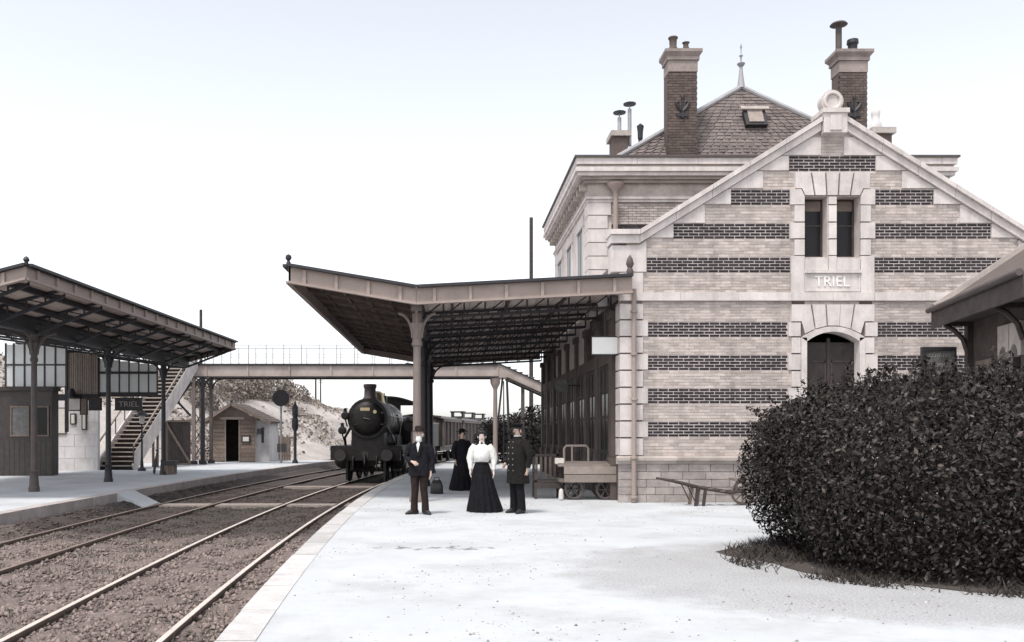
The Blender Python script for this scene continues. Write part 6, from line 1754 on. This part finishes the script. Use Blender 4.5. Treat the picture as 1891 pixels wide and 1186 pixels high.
# luggage trolley with crate body
YT = 20.6; tx = lambda px: (px - VPX)*YT/FPX; tz = lambda py: CAM_H + (HOR - py)*YT/FPX
lt = thing("luggage_trolley", "grey boarded luggage trolley with a bent iron rail, beside the corner of the station", "luggage trolley", (tx(1085), YT, 0))
for i in range(2):
    za, zb2 = tz(891) + i*.19, tz(891) + i*.19 + .175
    box("side_board", "wood_pale", lt, tx(1042), tx(1143), YT + i*.02, YT + .03 + i*.02, za, zb2)
for i in range(4): box("deck_board", "wood_pale", lt, tx(1032), tx(1128), YT + .06 + i*.16, YT + .21 + i*.16, tz(862) + .02*i, tz(862) + .05 + .02*i)
box("deck_frame", "wood_mid", lt, tx(1034), tx(1143), YT + .05, YT + .75, tz(891), tz(891) + .08)
m = MB(); z0, z1 = tz(848), tz(824)
m.tube([(tx(1048), YT + .6, z0 - .1), (tx(1048), YT + .6, z1 - .06), (tx(1052), YT + .6, z1), (tx(1090), YT + .6, z1), (tx(1094), YT + .6, z1 - .06), (tx(1094), YT + .6, z0 - .1)], .028, 8)
m.tube([(tx(1063), YT + .6, z0 - .1), (tx(1063), YT + .6, z1)], .022, 8); m.build("end_rail", "iron_paint", lt)
for px in (1062, 1120):
    for yy in (.12, .68):
        w = MB().ring_x((0, 0, 0), .20, .03, 20, 6); w.v = [(tx(px) + b, YT + yy + a, .235 + c) for a, b, c in w.v]; wh = w.build("wheel", "iron_mid", lt)
        s_ = MB()
        for k in range(6): s_.tube([(tx(px), YT + yy, .235), (tx(px) + .19*math.cos(k*1.047), YT + yy, .235 + .19*math.sin(k*1.047))], .014, 4)
        s_.build("spokes", "iron_mid", wh)
for px in (1038, 1138): box("leg", "wood_dark", lt, tx(px) - .035, tx(px) + .035, YT + .3, YT + .38, .0, tz(891))
pk = thing("parcel", "small pale parcel lying on the left end of the luggage trolley", "parcel", (tx(1036), YT + .3, tz(858)))
MB().loft([[(tx(1036) + a*(.10 if z < .12 else .085), YT + .3 + b*.08, tz(862) + .06 + z) for a, b in ((-1, -1), (1, -1), (1, 1), (-1, 1))] for z in (0, .11, .13)]).build("wrapping", "paper", pk)
pc_ = thing("sack", "pale canvas sack hanging low at the left of the luggage trolley", "sack", (tx(1036), YT, .1))
m = MB(); m.loft([[(tx(1036) + rx*math.cos(a), YT - .02 + ry*math.sin(a), z) for a in np.linspace(0, 2*math.pi, 14, endpoint=False)] for rx, ry, z in ((.03, .03, .012), (.06, .05, .03), (.055, .05, .16), (.045, .04, .24), (.02, .02, .27))]); m.build("cloth", "plaster", pc_)
# white sign hung square to the wall, round disc sign farther along
YW_ = 20.3; wx = lambda px: (px - VPX)*YW_/FPX; wz = lambda py: CAM_H + (HOR - py)*YW_/FPX
sg = thing("hanging_sign", "blank white rectangular sign standing out from the wall under the near canopy", "sign", (wx(1118), YW_, wz(655)))
box("panel", "white_paint", sg, wx(1093.5), wx(1141), YW_, YW_ + .03, wz(654), wz(623))
x0, x1, z0, z1 = wx(1092), wx(1143), wz(656), wz(621)
box("frame", "iron_dark", sg, x0, x1, YW_ - .01, YW_ + .04, z0, wz(654) - .001); box("frame", "iron_dark", sg, x0, x1, YW_ - .01, YW_ + .04, wz(623) + .001, z1)
MB().tube([(wx(1117), YW_ + .015, z1), (wx(1117), YW_ + .015, 4.4)], .018, 6).build("hanger", "iron_dark", sg)
YC = 26.0; kx_ = (1037 - VPX)*YC/FPX
ck = thing("disc_sign", "round grey disc sign on a bracket along the shaded station wall", "sign", (kx_, YC, 2.7))
MB().disc_y((kx_, YC, CAM_H + (HOR - 712)*YC/FPX), .19, .08, 24).build("disc", "sign_grey", ck)
MB().bar((kx_, YC + .04, CAM_H + (HOR - 712)*YC/FPX), (XL, YC + .04, CAM_H + (HOR - 712)*YC/FPX), .04, .05).build("bracket", "iron_dark", ck)
# wheelbarrow-like hand cart by the plinth
YB_ = 19.2; hx_ = lambda px: (px - VPX)*YB_/FPX; hz_ = lambda py: CAM_H + (HOR - py)*YB_/FPX
wb = thing("wheelbarrow", "flat wooden wheelbarrow resting before the stone plinth, wheel by the bush", "wheelbarrow", (hx_(1290), YB_, 0))
for s in (-.24, .24):
    MB().tube([(hx_(1217), YB_ + s*1.15, hz_(884)), (hx_(1245), YB_ + s, hz_(889)), (hx_(1290), YB_ + s*.95, hz_(900)), (hx_(1345), YB_ + s*.7, hz_(909)), (hx_(1372), YB_ + s*.5, hz_(906))], [.022, .034, .04, .038, .03], 8).build("shaft", "wood_dark", wb)
    MB().bar((hx_(1283), YB_ + s, hz_(899)), (hx_(1279), YB_ + s, 0), .06, .07, (0, 1, 0)).bar((hx_(1297), YB_ + s, hz_(902)), (hx_(1293), YB_ + s, .0), .06, .05, (0, 1, 0)).build("leg", "wood_mid" if s > 0 else "wood_dark", wb)
    MB().bar((hx_(1263), YB_ + s, hz_(894)), (hx_(1277), YB_ + s, .12), .02, .02, (0, 1, 0)).build("leg_stay", "iron_dark", wb)
for i in range(4): MB().bar((hx_(1262 + i*22), YB_ - .26, hz_(893 + i*4.3)), (hx_(1262 + i*22), YB_ + .26, hz_(893 + i*4.3)), .10, .025).build("deck_slat", "wood_mid", wb)
w = MB().ring_x((0, 0, 0), .235, .028, 24, 6); w.v = [(hx_(1372) + b, YB_ + a, .265 + c) for a, b, c in w.v]; wh = w.build("wheel", "wood_mid", wb)
s_ = MB()
for k in range(8): s_.tube([(hx_(1372), YB_, .265), (hx_(1372) + .22*math.cos(k*.785), YB_, .265 + .22*math.sin(k*.785))], .014, 5)
s_.build("spokes", "wood_mid", wh)
MB().bar((hx_(1362), YB_ - .2, .56), (hx_(1362), YB_ + .2, .56), .25, .05).bar((hx_(1358), YB_, .3), (hx_(1362), YB_, .56), .05, .05, (0, 1, 0)).build("wheel_guard", "wood_mid", wb)

# ------------------------------------------------------------------ lavatory building on the right
LX, LYf = 9.66, 16.4
LA = thing("lavatory_building", "low building with tiled roof, dark deep eave and small arched openings behind the bush", "outbuilding", (LX, LYf, 0))
ez = 3.93
def sidewall():
    w = MB(); y0, y1 = 12.9, LYf
    op = [(14.75, 15.07), (14.30, 14.62), (13.3, 13.62)]
    xs = sorted(op); cur = y0
    for a, b in xs:
        w.box(LX, LX + .25, cur, a, 0, 3.59); w.box(LX, LX + .25, a, b, 0, 1.2); w.box(LX, LX + .25, a, b, 3.05, 3.59); cur = b
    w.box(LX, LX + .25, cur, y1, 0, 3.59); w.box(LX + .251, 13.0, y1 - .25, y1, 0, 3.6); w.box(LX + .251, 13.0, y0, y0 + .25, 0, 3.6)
    w.build("wall", "wall_soot_shade", LA)
    for a, b in op:
        m = MB(); P = [(a - .12, 2.8), (a, 2.8)] + [((a+b)/2 - .16*math.cos(t), 2.8 + .2*math.sin(t)) for t in np.linspace(0, math.pi, 9)][1:-1] + [(b, 2.8), (b + .06, 2.8), (b + .06, 3.35), (a - .12, 3.35)]
        m.prismx(P, LX - .05, LX + .1); st = m.build("arch_stone", "stone_weathered", LA)
        box("window_shutter", "door_wood", LA, LX + .12, LX + .16, a, b, 1.2, 3.05)
        box("jamb_stone", "stone_weathered", LA, LX - .03, LX + .05, b + .002, b + .06, 1.1, 2.79)
sidewall()
box("wall_panel", "tan_wood", LA, LX - .02, LX - .001, 15.5, 16.05, .6, 2.5); box("wall_rail", "wood_mid", LA, LX - .035, LX - .001, 15.45, 16.2, 2.55, 2.85)
box("corner_post", "wood_dark", LA, LX - .10, LX + .06, LYf + .002, LYf + .16, 0, 3.598)
for y in (LYf + .05, 14.0):
    m = MB(); m.tube([(LX - .08, y, 3.02), (LX - .16, y, 3.28), (LX - .32, y, 3.46), (LX - .44, y, 3.53)], .045, 6); m.bar((LX, y, 3.56), (LX - .48, y, 3.56), .07, .07); m.build("eave_bracket", "wood_dark", LA)
zr_ = lambda x: ez + (x - (LX - .5))*.70
p00, p10 = Vector((LX - .55, 12.6, zr_(LX - .55))), Vector((LX - .55, LYf + .35, zr_(LX - .55))); q0, q1 = Vector((11.3, 12.6, zr_(11.3))), Vector((11.3, LYf + .35, zr_(11.3)))
m = MB(); d_ = Vector((0, 0, -.08)); m.add([p00, p10, q1, q0, p00 + d_, p10 + d_, q1 + d_, q0 + d_], [(0,1,2,3),(7,6,5,4),(0,4,5,1),(1,5,6,2),(2,6,7,3),(3,7,4,0)])
e2, e3 = Vector((13.2, 12.6, zr_(11.3) - 1.33)), Vector((13.2, LYf + .35, zr_(11.3) - 1.33))
m.add([q0, q1, e3, e2, q0 + d_, q1 + d_, e3 + d_, e2 + d_], [(0,1,2,3),(7,6,5,4),(0,4,5,1),(1,5,6,2),(2,6,7,3),(3,7,4,0)])
lrf = m.build("roof", "clay_tile", LA)
slate_slope(p10, p00, q0, q1, 14, .22, "clay_tile", lrf, "roof_tile") if False else slate_slope(p00, p10, q1, q0, 14, .22, "clay_tile", lrf, "roof_tile")
MB().bar(p10 + Vector((0, .03, .05)), q1 + Vector((0, .03, .05)), .10, .10).build("verge_stone", "stone_weathered", lrf)
m = MB(); m.bar(p10 + Vector((-.03, .02, -.19)), p00 + Vector((-.03, 0, -.21)), .05, .36); m.build("fascia", "wood_dark", LA)
m = MB(); m.tube([p10 + Vector((-.10, .04, -.03)), p00 + Vector((-.10, 0, -.03))], .055, 8); m.build("gutter", "iron_mid", LA)
box("soffit_board", "wood_dark", LA, LX - .50, LX + .3, 12.6, LYf + .3, 3.60, 3.63)
m = MB(); m.prism([(LX + .26, 3.602), (13.0, 3.602), (11.3, zr_(11.3) - .1)], LYf - .2, LYf - .02); m.build("gable", "pale_brick", LA)
LA.rotation_euler.z = R(-12.3)
# framed direction board on the post
YSg = LYf + .08; sx = lambda px: (px - VPX)*YSg/FPX; sz = lambda py: CAM_H + (HOR - py)*YSg/FPX
db = thing("direction_board", "black framed grey board with two worn lines of lettering on the outbuilding corner post", "sign", (sx(1735), YSg, sz(697)))
x0, x1, z0, z1 = sx(1702), sx(1765), sz(698), sz(641)
box("board", "sign_grey", db, x0 + .07, x1 - .02, YSg, YSg + .03, z0 + .1, z1 - .07)
f = MB(); f.box(x0, x1, YSg - .03, YSg + .05, z0, z0 + .10); f.box(x0, x1, YSg - .03, YSg + .05, z1 - .07, z1); f.box(x0, x0 + .07, YSg - .03, YSg + .05, z0 + .101, z1 - .071); f.box(x1 - .02, x1, YSg - .03, YSg + .05, z0 + .101, z1 - .071); f.build("frame", "sign_dark", db)
lettering("CÔTÉ DES", .10, (x0 + x1)/2 + .02, YSg - .006, sz(657), "letter_worn", db, .008, width=.40)
lettering("HOMMES", .11, (x0 + x1)/2 + .02, YSg - .006, sz(675), "letter_worn", db, .008, width=.40)
MB().bar((sx(1722), YSg + .01, z0), (sx(1760), YSg + .01, sz(724)), .035, .035, (0, 1, 0)).build("stay", "iron_dark", db)


# ------------------------------------------------------------------ rough growth over the bank
def scrub():
    n = 26000
    y = 50 + 90*RNG.random(n)**1.2; u = 1.0 + 16*RNG.random(n)
    foot = np.array([edge(t) for t in y]) - 12.42
    hm = 6.4*np.clip((y - 38)/14, 0, 1)*np.where(y < 75, 1.0, np.maximum(.28, 1 - (y - 75)/110))
    h = hm*(1 - np.exp(-(u/8.5)**1.5)) + u*.02
    h += .35*np.sin(u*.55 + y*.21)*np.minimum(1, u/6) + .25*np.sin(u*1.3 - y*.37)*np.minimum(1, u/6)
    x = foot - u
    k = np.sin(x*.8 + 1.5*np.sin(y*.23)) + np.sin(y*.41 + x*.5) + RNG.normal(0, .7, n) > .35
    P = np.stack([x, y, -.42 + h + .22*RNG.random(n)], -1)[k]
    V = leaf_cloud(P, np.tile([0, -.5, .7], (len(P), 1)).astype(float), np.full(len(P), .15), .8, .6)
    o = raw_mesh("undergrowth", V, np.arange(len(V)), 4, "leaf_haze"); tag(o, "rough growth, coloured pale like haze, in patches over the bank beyond the hut", "undergrowth", kind="stuff")
scrub()
